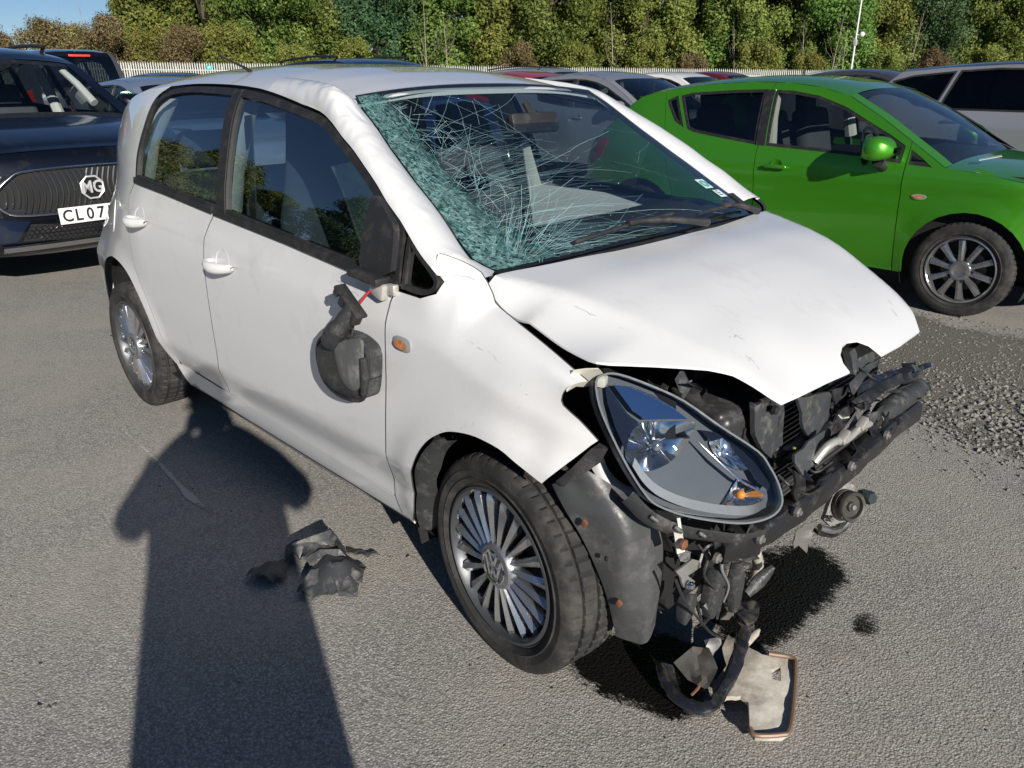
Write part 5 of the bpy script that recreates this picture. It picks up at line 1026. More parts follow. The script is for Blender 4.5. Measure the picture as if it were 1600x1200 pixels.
def curl(p0, p1, w_, m_, nm, bulge=.02):
    a, b = Vector(p0), Vector(p1); s = (b-a).cross(Vector((.7, -.6, .3))).normalized()
    rows = [[a.lerp(b, t)+s*w_*u*(math.sin(math.pi*min(.97, t*.80+.14))**.4)*(1+.18*noise.noise(Vector((t*5, p0[1]*30, 0))))+Vector((.7, -.6, .3))*bulge*(1-u*u) for u in np.linspace(-1, 1, 7)] for t in np.linspace(0, 1, 9)]
    o = MB().grid(rows); o.add([v-Vector((.7, -.6, .3))*.006 for r in rows for v in r], [f[::-1] for f in MB().grid(rows).f]); return o.obj(nm, m_, car, 60)
curl((0.450,-0.503,0.374),(0.450,-0.520,0.247), .028, grey_pl, 'broken_duct'); curl((0.440,-0.602,0.354),(0.440,-0.623,0.282), .022, grey_pl, 'broken_duct'); curl((0.470,-0.451,0.376),(0.460,-0.418,0.209), .020, grey_pl, 'broken_duct', .012)
curl((0.470,-0.375,0.243),(0.490,-0.294,0.294), .016, grey_pl, 'broken_duct', .008); curl((0.460,-0.342,0.177),(0.460,-0.294,0.078), .010, grey_pl, 'broken_duct', .006); curl((0.450,-0.459,0.411),(0.460,-0.325,0.339), .022, bm_mat, 'broken_duct', .012)
hz_ = sm([(0.440,-0.299,0.318),(0.440,-0.275,0.271),(0.430,-0.258,0.217),(0.420,-0.259,0.182)], 6); MB().tube(hz_, [.012+.003*(i % 2) for i in range(len(hz_))], 12).obj('corrugated_hose', mat('pale_hose', (.40, .38, .33), .5, var=.2, dirt=.5, dscale=20), car, 60)
MB().tube(sm([(0.460,-0.704,0.452),(0.470,-0.672,0.382),(0.470,-0.610,0.304),(0.460,-0.523,0.206),(0.440,-0.414,0.110)], 5), .0035, 6).obj('cable', black_pl, car)
MB().tube(sm([(0.440,-0.570,0.447),(0.450,-0.546,0.461),(0.450,-0.474,0.417),(0.450,-0.431,0.416)], 5), .005, 6).obj('cable', black_pl, car)
for k in range(26):
    base = Vector((.41+rr.uniform(-.05, .06), rr.uniform(-.56, -.34), rr.uniform(.16, .42)))
    d1 = Vector((rr.uniform(-.5, .5), rr.uniform(-1, 1), rr.uniform(-1, 1))).normalized(); d2 = d1.cross(Vector((1, rr.uniform(-.6, .6), rr.uniform(-.6, .6)))).normalized(); l1, l2 = rr.uniform(.018, .06), rr.uniform(.008, .028)
    plate('splinter', [base-d1*l1, base-d1*l1*.2+d2*l2, base+d1*l1, base+d1*l1*.3-d2*l2*.8], rr.choice((bm_mat, bm_mat, grey_pl, steel)), car, .005, .008, step=.05)
# torn lower lip that arches down to the ground
beam(sm([(0.470,-0.352,0.198),(0.470,-0.365,0.125),(0.506,-0.469,0.100),(0.507,-0.520,0.050),(0.496,-0.566,0.022),(0.456,-0.594,0.025),(0.402,-0.582,0.035),(0.359,-0.553,0.060)], 5), .030, .050, sm_b, 'lower_lip', car, .002, 8, twist=.9)
plate('lip_bracket', [(0.388,-0.556,0.090),(0.407,-0.505,0.120),(0.439,-0.479,0.120),(0.478,-0.497,0.090),(0.477,-0.538,0.050),(0.430,-0.552,0.060)], mat('dull_metal', (.055, .053, .05), .7, spec=.15, var=.4, vscale=20, dirt=.6, dscale=15), car, .02, .025, step=.014)
plate('lip_bracket', [(0.414,-0.464,0.120),(0.436,-0.425,0.120),(0.482,-0.462,0.080),(0.473,-0.493,0.050)], MATS['bracket_grey'], car, .012, .02, step=.018)
MB().tube(sm([(0.436,-0.530,0.050),(0.456,-0.541,0.050),(0.449,-0.561,0.030)], 4), .004, 6).obj('rusty_wire', rust, car)
# ---- broken alloy undertray piece lying on the ground
tray_m = mat('stained_alloy', (.60, .57, .50), .45, metal=.1, var=.3, vscale=9, bump=.35, bscale=26, dirt=.75, dscale=6, dirtcol=(.20, .14, .095), dlo=.44, dhi=.66)
tray = plate('broken_metal_tray', [(0.406,-0.319,0.050),(0.456,-0.335,0.060),(0.516,-0.345,0.065),(0.557,-0.315,0.060),(0.578,-0.293,0.055),(0.601,-0.327,0.050),(0.642,-0.415,0.035),(0.674,-0.497,0.030),(0.668,-0.522,0.028),(0.625,-0.568,0.028),(0.606,-0.560,0.030),(0.565,-0.494,0.040),(0.544,-0.494,0.050),(0.525,-0.527,0.055),(0.512,-0.556,0.050),(0.464,-0.496,0.050),(0.430,-0.401,0.050)], tray_m, None, .014, .006, step=.016, holes=[[(0.554,-0.364,0.060),(0.568,-0.343,0.060),(0.590,-0.383,0.055),(0.572,-0.389,0.055)]])
tag(tray, 'bent stained alloy tray with square hole lying under the white car\'s broken nose', 'car part')
rim_ = [Vector(q)+Vector((0, 0, .006)) for q in sm([(0.528,-0.334,0.062),(0.577,-0.299,0.056),(0.601,-0.330,0.052),(0.642,-0.418,0.037),(0.673,-0.499,0.032),(0.667,-0.523,0.030),(0.626,-0.567,0.030),(0.607,-0.560,0.032)], 4)]
MB().tube(rim_, .006, 8).obj('tray_rim', mat('brown_rim', (.20, .13, .09), .5, metal=.2, var=.3), tray)
MB().tube([(0.468,-0.343,0.070),(0.470,-0.297,0.075),(0.469,-0.276,0.075)], [.012, .010, .004], 8).obj('tray_spike', tray_m, tray, 60)
# ---- torn black plastic on the tarmac
def shred(name, px, h0, seed, lab, cat='plastic debris'):
    lp = [(q[0], q[1]) for q in px]; A = np.array(lp)
    def fn(x, y):
        d = float(np.sqrt(((A-np.array((x, y)))**2).sum(1).min())); n = noise.fractal(Vector((x*5+seed, y*5, seed)), .9, 2.2, 3); r = 1-abs(noise.noise(Vector((x*5, y*8, seed*2))))*2.4
        return (x, y, max(.004, h0*(.25+.35*n+.6*max(0, r))*(.25+.75*(1-math.exp(-d/.02)))+.006))
    o = panel(name, [resample(lp, .03)], fn, mat('shredded_plastic', (.040, .042, .045), .45, var=.3, bump=.2, bscale=60, dirt=.8, dscale=11, dirtcol=(.20, .195, .18)), None, .014, (0, 0, -.004), smooth=22); tag(o, lab, cat); return o
shred('plastic_debris', [(-0.863,-0.925,0.030),(-0.815,-0.878,0.050),(-0.790,-0.810,0.060),(-0.725,-0.798,0.060),(-0.686,-0.810,0.030),(-0.657,-0.849,0.020),(-0.612,-0.824,0.020),(-0.574,-0.809,0.000),(-0.525,-0.861,0.000),(-0.477,-0.913,0.000),(-0.538,-0.958,0.000),(-0.565,-1.011,0.000),(-0.623,-1.028,0.020),(-0.642,-0.992,0.030),(-0.686,-0.938,0.030),(-0.748,-0.942,0.030),(-0.784,-0.977,0.020)], .085, 1.7, 'crumpled grey plastic liner fragment on the tarmac, half in the shadow')
shred('plastic_debris', [(-0.804,-1.096,-0.000),(-0.817,-1.049,0.010),(-0.801,-0.995,0.020),(-0.760,-0.973,0.020),(-0.707,-1.018,0.010),(-0.707,-1.058,0.000),(-0.757,-1.090,0.000)], .05, 4.2, 'dark plastic scrap lying wholly in the shadow beside the larger fragment')
shred('plastic_debris', [(-0.726,-0.786,0.000),(-0.691,-0.772,0.000),(-0.652,-0.754,0.000),(-0.608,-0.735,0.000),(-0.627,-0.769,0.000),(-0.670,-0.787,0.000),(-0.698,-0.800,0.000)], .02, 6.1, 'thin pointed black plastic splinter at the end of the crumpled fragment')

# folded flaps that stand up from the crumpled fragment
deb = [o for o in S.objects if o.name == 'plastic_debris'][0]
fl_m = mat('torn_plastic', (.065, .067, .07), .5, var=.3, bump=.15, bscale=50, dirt=.7, dscale=18, dirtcol=(.26, .25, .23))
for pts in ([(-0.813,-0.939,0.050),(-0.753,-0.892,0.085),(-0.723,-0.841,0.100),(-0.683,-0.842,0.090),(-0.696,-0.852,0.050),(-0.737,-0.892,0.045),(-0.770,-0.925,0.030)], [(-0.713,-0.948,0.050),(-0.691,-0.899,0.070),(-0.649,-0.856,0.070),(-0.631,-0.846,0.050),(-0.633,-0.885,0.030),(-0.668,-0.940,0.035)], [(-0.643,-0.963,0.050),(-0.607,-0.919,0.060),(-0.577,-0.915,0.045),(-0.566,-0.971,0.020),(-0.591,-1.016,0.012),(-0.618,-1.024,0.020)], [(-0.560,-0.934,0.050),(-0.568,-0.870,0.050),(-0.530,-0.856,0.030),(-0.485,-0.906,0.010),(-0.511,-0.951,0.020)]):
    plate('torn_flap', pts, fl_m, deb, .004, .014, step=.012, smooth=20)
# loom wires, bolts and torn edges along the beam
for pts, m_ in (([(0.500,-0.367,0.589),(0.530,-0.359,0.567),(0.550,-0.303,0.532),(0.560,-0.248,0.535)], black_pl), ([(0.480,-0.280,0.560),(0.500,-0.232,0.561),(0.530,-0.224,0.552),(0.545,-0.174,0.567)], black_pl), ([(0.470,-0.033,0.640),(0.490,-0.006,0.611),(0.500,0.013,0.561),(0.520,-0.080,0.563)], black_pl), ([(0.470,0.117,0.716),(0.500,0.123,0.694),(0.510,0.189,0.664),(0.520,0.255,0.660)], black_pl), ([(0.450,-0.608,0.490),(0.470,-0.596,0.457),(0.470,-0.601,0.413),(0.460,-0.523,0.332)], black_pl), ([(0.460,-0.507,0.427),(0.470,-0.522,0.390),(0.470,-0.481,0.324),(0.460,-0.477,0.271)], mat('grey_wire', (.18, .18, .18), .5)), ([(0.480,-0.256,0.612),(0.500,-0.215,0.583),(0.520,-0.192,0.596)], mat('yellow_wire', (.45, .33, .05), .5))):
    MB().tube(sm(pts, 5), .0035, 6).obj('loom_wire', m_, car, 60)
for q in ((0.535,-0.487,0.487),(0.560,-0.370,0.517),(0.575,-0.127,0.550),(0.575,0.089,0.561),(0.500,-0.609,0.479)): MB().lathe([(.001,.010),(.006,.010),(.007,.006),(.012,.004),(.012,-.004)], q, 'x', 8).obj('bolt', steel, car)
rj = random.Random(21)
for k in range(13):
    t = k/12; a_ = Vector(bp_[int(t*(len(bp_)-1))])+Vector((.0, 0, .03)); h_ = rj.uniform(.012, .05); w2_ = rj.uniform(.015, .035)
    plate('torn_edge', [a_+Vector((.01, -w2_, -.01)), a_+Vector((.012, w2_, -.01)), a_+Vector((rj.uniform(-.02, .03), w2_*rj.uniform(-.2, .8), h_)), a_+Vector((rj.uniform(-.01, .02), -w2_*.5, h_*rj.uniform(.3, .8)))], rj.choice((bm_mat, grey_pl, sm_b)), car, .004, .004, step=.05)
# ================================================================== parked cars
def gcar(name, label, loc, rz, sp, paint, group=None, shuts=True, trimm=None, wstyle='ten', wproto=None, roof_paint=None, detail=True):
    r = root(name, label, 'car', loc, rz, group)
    W, H, wb, ra = sp['W'], sp['H'], sp['wb'], sp['ra']
    P = sp['perim']; belt = sp['belt']
    zt = np.array([(.12, .86), (.25, .945), (.45, .985), (.65, 1.0), (.85, .995), (belt-.06, .985), (belt, .95), (belt+.12, .905), (belt+.22, .855), ((belt+.22+H)/2, .79), (H-.06, .715), (H, .62)])
    zz = np.linspace(0, 2.2, 500); ww = np.interp(zz, zt[:, 0], zt[:, 1]); ww = np.convolve(np.pad(ww, 10, 'edge'), np.ones(21)/21, 'valid')
    xf, xr = sp['front'], sp['rear']
    def w(x, z):
        a = W*float(np.interp(z, zz, ww))
        if x > xf-.75: a -= sp.get('tf', .26)*((x-xf+.75)/.75)**2.3
        if x < xr+.75: a -= sp.get('tr', .20)*((xr+.75-x)/.75)**2.3
        for cx in (0, -wb):
            q = math.hypot(x-cx, z-sp['R']); a += .012*math.exp(-((q-ra)/.05)**2) if z < .85 else 0
        cr = sp.get('crease')
        if cr:
            zc = cr[0]+cr[1]*x; a += .010*math.exp(-max(0, (z-zc))/.08) if z > zc else .010*math.exp(-(zc-z)/.015)
        return a
    sidef = lambda x, z: (x, -w(x, z), z)
    chain = P['front']+P['hood']+P['ws']+P['roof']+P['rw']+P['tail']
    def arch(cx, n=18): return [(cx+ra*math.cos(a), max(sp['sill'], sp['R']+ra*math.sin(a))) for a in np.linspace(math.pi+.2, -.2, n) ]
    bottom = [(xr+.12, sp['sill']+.10), (-wb-ra-.03, sp['sill']+.06)]+arch(-wb)+[(-wb+ra+.02, sp['sill'])]+[(-ra-.02, sp['sill'])]+arch(0)+[(ra+.05, sp['sill']+.03)]
    outer = bottom+chain
    side_m = paint
    wins = sp['windows']
    if shuts and sp.get('shut'):
        s1, s2, s3 = sp['shut']           # lines x(z): wing/door, door/door, door/quarter
        def cut(lo, hi):
            # clip outline to lo(z) < x < hi(z): sample polygon then Sutherland-Hodgman on skewed x
            poly = [q for q in resample(outer, .03)]
            for f, sg in ((lo, 1), (hi, -1)):
                if f is None: continue
                out = []
                for i in range(len(poly)):
                    a, b2 = poly[i-1], poly[i]; da = sg*(a[0]-float(np.interp(a[1], f[1], f[0])))-.003; db = sg*(b2[0]-float(np.interp(b2[1], f[1], f[0])))-.003
                    if (da > 0) != (db > 0): t = da/(da-db); out.append((a[0]+(b2[0]-a[0])*t, a[1]+(b2[1]-a[1])*t))
                    if db > 0: out.append(b2)
                poly = out
            return poly
        regs = (('front_wing', s1, None), ('front_door', s2, s1), ('rear_door', s3, s2), ('rear_quarter', None, s3))
        for nm, lo_, hi_ in regs:
            lp = cut(lo_, hi_)
            # windows clipped the same way
            hs = []
            for wl in wins:
                poly = resample(wl, .03)
                for f, sg in ((lo_, 1), (hi_, -1)):
                    if f is None: continue
                    out = []
                    for i in range(len(poly)):
                        a, b2 = poly[i-1], poly[i]; da = sg*(a[0]-float(np.interp(a[1], f[1], f[0])))-.01; db = sg*(b2[0]-float(np.interp(b2[1], f[1], f[0])))-.01
                        if (da > 0) != (db > 0): t = da/(da-db); out.append((a[0]+(b2[0]-a[0])*t, a[1]+(b2[1]-a[1])*t))
                        if db > 0: out.append(b2)
                    poly = out
                    if len(poly) < 3: break
                if len(poly) >= 3: hs.append(poly)
            o = panel(nm, [lp]+hs, sidef, paint, r, .045, (0, .014, 0)); mirrored(o)
    else:
        o = panel('body_side', [outer]+list(wins), sidef, paint, r, .07, (0, .014, 0)); mirrored(o)
    tb = trimm or trim_bl
    for k, wl in enumerate(wins):
        g = panel('side_window', [inset(wl, -.004)], lambda x, z: (x, -w(x, z)+.012, z), sp.get('glass', bgwin), r, .1); mirrored(g)
        f = panel('window_trim', [inset(wl, -.006), inset(wl, .020)], lambda x, z: (x, -w(x, z)+.003, z), tb, r, .04, (0, .014, 0)); mirrored(f)
    for q in sp.get('bars', ()):  # dark pillar covers between the windows
        o = panel('pillar_cover', [q], lambda x, z: (x, -w(x, z)-.003, z), tb, r, .05, (0, .012, 0)); mirrored(o)
    # strips across the car, edge to edge, each crowned
    crown_ = {'front': sp.get('bf', .16), 'hood': .035, 'ws': .05, 'roof': .045, 'rw': .05, 'tail': .10}
    seq = ['front', 'hood', 'ws', 'roof', 'rw', 'tail']
    prev = None; allp = []
    for nm in seq:
        c = ([prev] if prev else [])+P[nm]; prev = P[nm][-1]; allp.append((nm, sm(c, 5) if len(c) > 1 else c))
    flat = [(q, nm) for nm, c in allp for q in c]; A = np.array([q for q, _ in flat]); cr = np.array([crown_[nm] for _, nm in flat]); k = np.ones(5)/5; cr = np.convolve(np.pad(cr, 2, 'edge'), k, 'valid')
    T = np.gradient(A, axis=0); nn = np.stack([-T[:, 1], T[:, 0]], 1); nn /= np.maximum(1e-6, np.linalg.norm(nn, axis=1))[:, None]
    if nn[len(nn)//2][1] < 0: nn = -nn
    for _ in range(3): nn = (np.roll(nn, 1, 0)+2*nn+np.roll(nn, -1, 0))/4 if len(nn) > 4 else nn
    i0 = 0; strips = {}
    for nm, c in allp:
        rows = []
        for j in range(len(c)):
            x, z = c[j]; y = w(x, z); n_ = nn[i0+j]; bl = cr[i0+j]; e = {'front': 2.6, 'hood': 3.2, 'ws': 2.4, 'roof': 3.4, 'rw': 2.4, 'tail': 3}[nm]
            rows.append([Vector((x+n_[0]*bl*(1-abs(v)**e), y*v, z+n_[1]*bl*(1-abs(v)**e))) for v in np.linspace(-1, 1, 31)])
        i0 += len(c); m_ = {'ws': sp.get('wsglass', win), 'rw': bgwin, 'roof': roof_paint or paint}.get(nm, paint); names = {'front': 'front_bumper', 'hood': 'bonnet', 'ws': 'windscreen', 'roof': 'roof', 'rw': 'rear_screen', 'tail': 'tailgate'}
        strips[nm] = MB().grid(rows, flip=True).obj(names[nm], m_, r, 40); strips[nm+'_rows'] = rows
        if nm in ('ws', 'rw'):        # body-coloured edge strips = pillars
            pl = MB()
            for a, b2 in ((0, 2), (28, 30)): MB().grid([[v+Vector((0, 0, .004)) for v in q[a:b2+1]] for q in rows], flip=True).obj('screen_pillar', sp.get('apillar') or paint, strips[nm], 40)
            bd = MB(); bd.grid([[v+Vector((0, 0, -.003)) for v in q[2:29]] for q in rows[:2]], flip=True); bd.grid([[v+Vector((0, 0, -.003)) for v in q[2:29]] for q in rows[-2:]], flip=True); bd.obj('screen_border', trim_bl, strips[nm], 0)
    # underside, inner shell, arches
    inn = MB()
    for s_ in (-1, 1): inn.grid([[Vector((x, s_*(w(x, z)-.06), z)) for x in np.linspace(xr+.15, xf-.3, 14)] for z in (sp['sill'], .4, belt-.08)], flip=s_ > 0)
    inn.add([(xr+.1, -W*.9, sp['sill']+.02), (xf-.25, -W*.85, sp['sill']+.02), (xf-.25, W*.85, sp['sill']+.02), (xr+.1, W*.9, sp['sill']+.02)], [(0, 1, 2, 3)])
    cx = P['ws'][0][0] if P['ws'] else 0; inn.add([(P['hood'][-1][0]-.02, -W*.86, .2), (P['hood'][-1][0]-.02, W*.86, .2), (P['hood'][-1][0]-.02, W*.86, belt-.05), (P['hood'][-1][0]-.02, -W*.86, belt-.05)], [(0, 1, 2, 3)])
    for s_ in (-1, 1):
        for c0 in (0, -wb): inn.grid([[(c0+(ra+.015)*math.cos(a), s_*yy, sp['R']+(ra+.015)*math.sin(a)) for yy in (W*.95, W*.6)] for a in np.linspace(-.4, math.pi+.4, 16)])
    inn.obj('inner_shell', dark, r, 0)
    # wheels
    p0 = wproto
    for c0 in (0, -wb):
        for s_ in (-1, 1):
            o = wheel(r, (c0, s_*(W-.105), sp['R']), 0, s_ > 0, Rt=sp['R'], w_=.195, Rr=sp['R']*.68, style='ten', n_sp=sp.get('nsp', 10), proto=p0)
            if p0 is None: p0 = o
    # cabin
    hx = P['hood'][-1][0]; ds = MB().grid([[Vector((hx+dx, y, z)) for y in np.linspace(-W*.84, W*.84, 5)] for dx, z in ((-.03, belt-.04), (-.5, belt-.02), (-.62, belt-.12), (-.6, .5))]); ds.obj('dashboard', MATS['dash'], r, 60)
    for sx in (hx-1.15, hx-2.05):
        for sy in (-.36, .36):
            MB().box((sx, sy, .55), (.5, .48, .18), None, .05).obj('seat', cloth, r, 60)
            sb = MB(); sb.box((sx-.25, sy, .88), (.14, .46, .62), Matrix.Rotation(R(-14), 3, 'Y'), .05); so_ = sb.obj('seat_back', sp.get('seatm', cloth), r, 60)
            MB().box((sx-.36, sy, min(H-.22, 1.27)), (.09, .26, .19), Matrix.Rotation(R(-10), 3, 'Y'), .04).obj('headrest', cloth, so_, 60)
    MB().lathe([(.175,-.012),(.187,0),(.175,.012),(.163,0),(.175,-.012)], (hx-.62, -.36, belt-.03), 'x', 30, rot=Matrix.Rotation(R(-24), 3, 'Y').to_3x3()).obj('steering_wheel', black_pl, r)
    # mirrors
    mx_, mz_ = sp['mirror']
    for s_ in (-1, 1):
        rows = []; cy = s_*(w(mx_, mz_)+.13)
        for t in np.linspace(0, 1, 9):
            rr_ = math.sin(math.pi*(.22+.76*t))**.5; rows.append([Vector((mx_-.05+.17*t, cy+.12*rr_*math.copysign(abs(math.cos(a))**.55, math.cos(a)), mz_+(.085 if math.sin(a) > 0 else .065)*rr_*math.copysign(abs(math.sin(a))**.55, math.sin(a))+.01)) for a in np.linspace(0, 2*math.pi, 17)])
        mo = MB().grid(rows, flip=True).obj('door_mirror', sp.get('mirror_paint') or paint, r, 60)
        MB().tube([(mx_+.02, cy-s_*.02, mz_-.06), (mx_+.03, cy-s_*.10, mz_-.10), (mx_+.05, cy-s_*.16, mz_-.10)], [.04, .035, .035], 10).obj('mirror_foot', black_pl, mo)
        MB().lathe([(.001,0),(.10,0)], (mx_-.052, cy, mz_+.01), 'x', 20).obj('mirror_glass', chrome, mo)
        # handles
        for hx_, hz_ in sp.get('handles', ()):
            hb = MB(); hb.box((hx_, s_*(w(hx_, hz_)+.022), hz_), (.17, .02, .026), None, .009); hb.obj('door_handle', paint, r, 60)
            cu = MB(); cu.lathe([(.001,.002),(.04,.001),(.048,-.004)], (hx_-.0, -(w(hx_, hz_)+.0), hz_), 'y', 18) if s_ < 0 else None
            if s_ < 0: cu.obj('handle_cup', paint, r, 60)
    # lights
    for s_ in (-1, 1):
        for key, m_, nm in (('hlamp', lens, 'headlamp'), ('tlamp', red_pl, 'tail_lamp')):
            if key in sp:
                o = panel(nm, [sp[key]], lambda x, z: (x, s_*(w(x, z)+.004), z), m_ if key == 'tlamp' else mat('lamp_silver', (.5, .52, .55), .15, metal=.7, var=.3, vscale=14, coat=1), r, .05, (0, -s_*.02, 0), flip=s_ > 0)
    for q in sp.get('rails', ()):
        for s_ in (-1, 1):
            pts = [Vector((x, s_*(w(x, H-.1)-.05), float(np.interp(x, [a for a, _ in sorted(P['roof'])], [b2 for _, b2 in sorted(P['roof'])]))+.065)) for x in np.linspace(q[0], q[1], 9)]
            pts = [pts[0]-Vector((.1, 0, .06))]+pts+[pts[-1]+Vector((.1, 0, -.06))]; MB().tube(pts, .016, 8).obj('roof_rail', tb, r)
    return r, strips, w, p0
def paintm(name, c, metal=.3, rough=.3, **k): return mat(name, c, rough, metal=metal, coat=1, var=.04, dirt=.12, dscale=5, dirtcol=(.2, .19, .17), dlo=.55, dhi=.8, **k)
# profile of a five-door hatch (the green one), coordinates from its front axle
HATCH = dict(W=.842, H=1.43, wb=2.469, R=.298, ra=.36, sill=.22, belt=.96, front=.80, rear=-3.22, crease=(.79, .02),
  perim=dict(front=[(.70,.25),(.78,.40),(.80,.55),(.74,.68)], hood=[(.60,.76),(.35,.835),(.05,.885),(-.20,.905)], ws=[(-.42,1.035),(-.66,1.175),(-.92,1.305)], roof=[(-1.13,1.355),(-1.4,1.385),(-1.7,1.39),(-2.1,1.365),(-2.45,1.315),(-2.62,1.27)], rw=[(-2.80,1.13),(-2.98,.98)], tail=[(-3.10,.88),(-3.20,.6),(-3.16,.35)]),
  windows=[[(-.47,.912),(-.714,.938),(-1.02,.951),(-1.425,.966),(-1.475,1.338),(-1.336,1.333),(-1.131,1.303),(-.922,1.238),(-.756,1.16),(-.585,1.082),(-.47,1.02)],
           [(-1.50,.968),(-1.878,1.008),(-2.05,1.03),(-2.11,1.05),(-2.20,1.20),(-2.25,1.285),(-2.158,1.309),(-1.829,1.331),(-1.545,1.341)],
           [(-2.14,1.056),(-2.24,1.10),(-2.33,1.20),(-2.362,1.249),(-2.275,1.287),(-2.225,1.20)], [(-.44,.911),(-.275,.903),(-.36,.96),(-.44,1.005)]],
  bars=[[(-1.428,.966),(-1.50,.969),(-1.545,1.341),(-1.478,1.339)]],
  shut=((np.array([-.417,-.417,-.424,-.44,-.44]), np.array([.2,.6,.90,.92,2])), (np.array([-1.43,-1.447,-1.462,-1.51,-1.51]), np.array([.2,.78,.95,1.34,2])), (np.array([-2.05,-2.10,-2.22,-2.20,-2.40,-2.40]), np.array([.2,.55,.8,1.04,1.27,2]))),
  mirror=(-.60,.985), handles=[(-1.30,.835),(-2.08,.87)], hlamp=[(.72,.62),(.70,.70),(.55,.77),(.36,.80),(.42,.72),(.58,.63)], tlamp=[(-3.12,.70),(-3.02,.93),(-2.88,.95),(-2.92,.80)], glass=glass('green_car_window', (.58, .62, .62), 1.5, base=.03), wsglass=wsg)
grn = paintm('green_paint', (.085, .42, .02), .62, .30)
green, gst, gw, wp = gcar('green_hatchback', 'bright green five-door hatchback parked beyond the white wreck', (-.22, 4.257, 0), R(.2), HATCH, grn)
wpg = wp
ind2 = panel('side_repeater', [ell((-.316, .722), .045, .017, 0)], lambda x, z: (x, -gw(x, z)-.006, z), mat('repeater_rim', (.3,.3,.3)), green, .02, (0, .008, 0)); panel('repeater_lens', [ell((-.316, .722), .036, .011, 0)], lambda x, z: (x, -gw(x, z)-.009, z), MATS['repeater_lens'], ind2, .02)
MB().box((-.02, -.62, .965), (.12, .09, .003), Matrix.Rotation(.3, 3, 'Z') @ Matrix.Rotation(-.25, 3, 'Y')).obj('paper_slip', plate_white, green, 0)
for xx in (-.4, -.55): pass
MB().tube([(-.24,-.60,.925),(-.30,-.1,.935)], .008, 6).obj('wiper', black_pl, green); MB().tube([(-.22,.0,.925),(-.30,.5,.935)], .008, 6).obj('wiper', black_pl, green)
bt = MB()
for s_ in (-1, 1): bt.tube([(-1.44, s_*.70, .96), (-1.47, s_*.66, 1.15), (-1.48, s_*.60, 1.33)], [.05, .045, .035], 8)
bt.obj('belt_pillars', cream, green)
# ---- navy SUV facing the camera
SUV = dict(W=.938, H=1.665, wb=2.72, R=.345, ra=.40, sill=.26, belt=1.10, front=.93, rear=-3.62, crease=(.88, .0), tf=.24, bf=.07,
  perim=dict(front=[(.86,.29),(.92,.40),(.925,.55),(.915,.72),(.90,.84),(.86,.93)], hood=[(.72,.985),(.45,1.045),(.15,1.085),(-.06,1.11)], ws=[(-.28,1.235),(-.50,1.375),(-.76,1.525)], roof=[(-.95,1.585),(-1.3,1.625),(-1.9,1.63),(-2.5,1.60),(-3.0,1.55)], rw=[(-3.2,1.35),(-3.38,1.15)], tail=[(-3.52,1.0),(-3.6,.7),(-3.52,.4)]),
  windows=[[(-.38,1.13),(-.5,1.27),(-.72,1.42),(-.98,1.53),(-1.38,1.56),(-1.36,1.12)], [(-1.45,1.12),(-1.46,1.56),(-2.0,1.56),(-2.35,1.52),(-2.45,1.16)], [(-2.55,1.18),(-2.48,1.50),(-2.85,1.46),(-3.0,1.28)]],
  mirror=(-.40,1.20), handles=[(-1.3,1.0),(-2.3,1.02)], hlamp=[(.86,.80),(.83,.90),(.55,.955),(.40,.94),(.60,.84)], tlamp=[(-3.5,.95),(-3.4,1.12),(-3.2,1.1),(-3.3,.97)], glass=glass('suv_glass', (.30, .33, .34), 1.5, base=.03), wsglass=glass('suv_screen', (.8, .84, .85), 1.45), rails=[(-1.2,-2.9)])
nav = paintm('navy_paint', (.003, .004, .008), .2, .25)
mg, mst, mw, wps = gcar('navy_suv', 'dark navy sport utility vehicle facing the camera with chrome-edged grille', (-5.917, -.145, 0), R(3.64), SUV, nav, shuts=False)
# its face: x of the nose surface at (y,z)
def nose(y, z, off=.0):
    rows = mst['front_rows']; best = None
    zs = [rw[15].z for rw in rows]; i = int(np.argmin([abs(q-z) for q in zs])); i = min(max(i, 1), len(zs)-2)
    X = np.interp(z, zs, [float(np.interp(y, [v.y for v in rw], [v.x for v in rw])) for rw in rows]); return Vector((X+off, y, z))
grp = [(-.60,.70),(-.553,.757),(-.496,.802),(-.415,.842),(-.174,.853),(.0,.855),(.174,.853),(.415,.842),(.496,.802),(.553,.757),(.60,.70),(.587,.62),(.50,.565),(.263,.552),(0,.548),(-.263,.552),(-.50,.565),(-.587,.62)]
gso = sm(grp, 3, True)
panel('grille_back', [gso], lambda y, z: nose(y, z, .004), dark, mg, .06, flip=False)
lpv = [nose(y, z, .016) for y, z in gso]; MB().tube(lpv+[lpv[0]], .011, 8, False).obj('grille_frame', mat('satin_chrome', (.62, .63, .65), .18, metal=1, var=.05), mg, 60)
gsl = None; blk = mat('gloss_black', (.012, .012, .014), .15, coat=1, var=.2); blade_m = mat('grille_blade', (.16, .165, .175), .22, metal=.85, var=.2)
for k in range(31):              # curved grille blades
    y0 = -.57+k*.038; pts = []
    for t in np.linspace(0, 1, 8):
        z = .575+.26*t; y = y0+.035*math.sin(t*3.1)*(1 if y0 < 0 else -1)
        if inside([(y, z)], [inset(gso, .012)])[0]: pts.append(nose(y, z, .014))
    if len(pts) > 2: MB().tube(pts, .0075, 5).obj('grille_blade', blade_m, mg, 60)
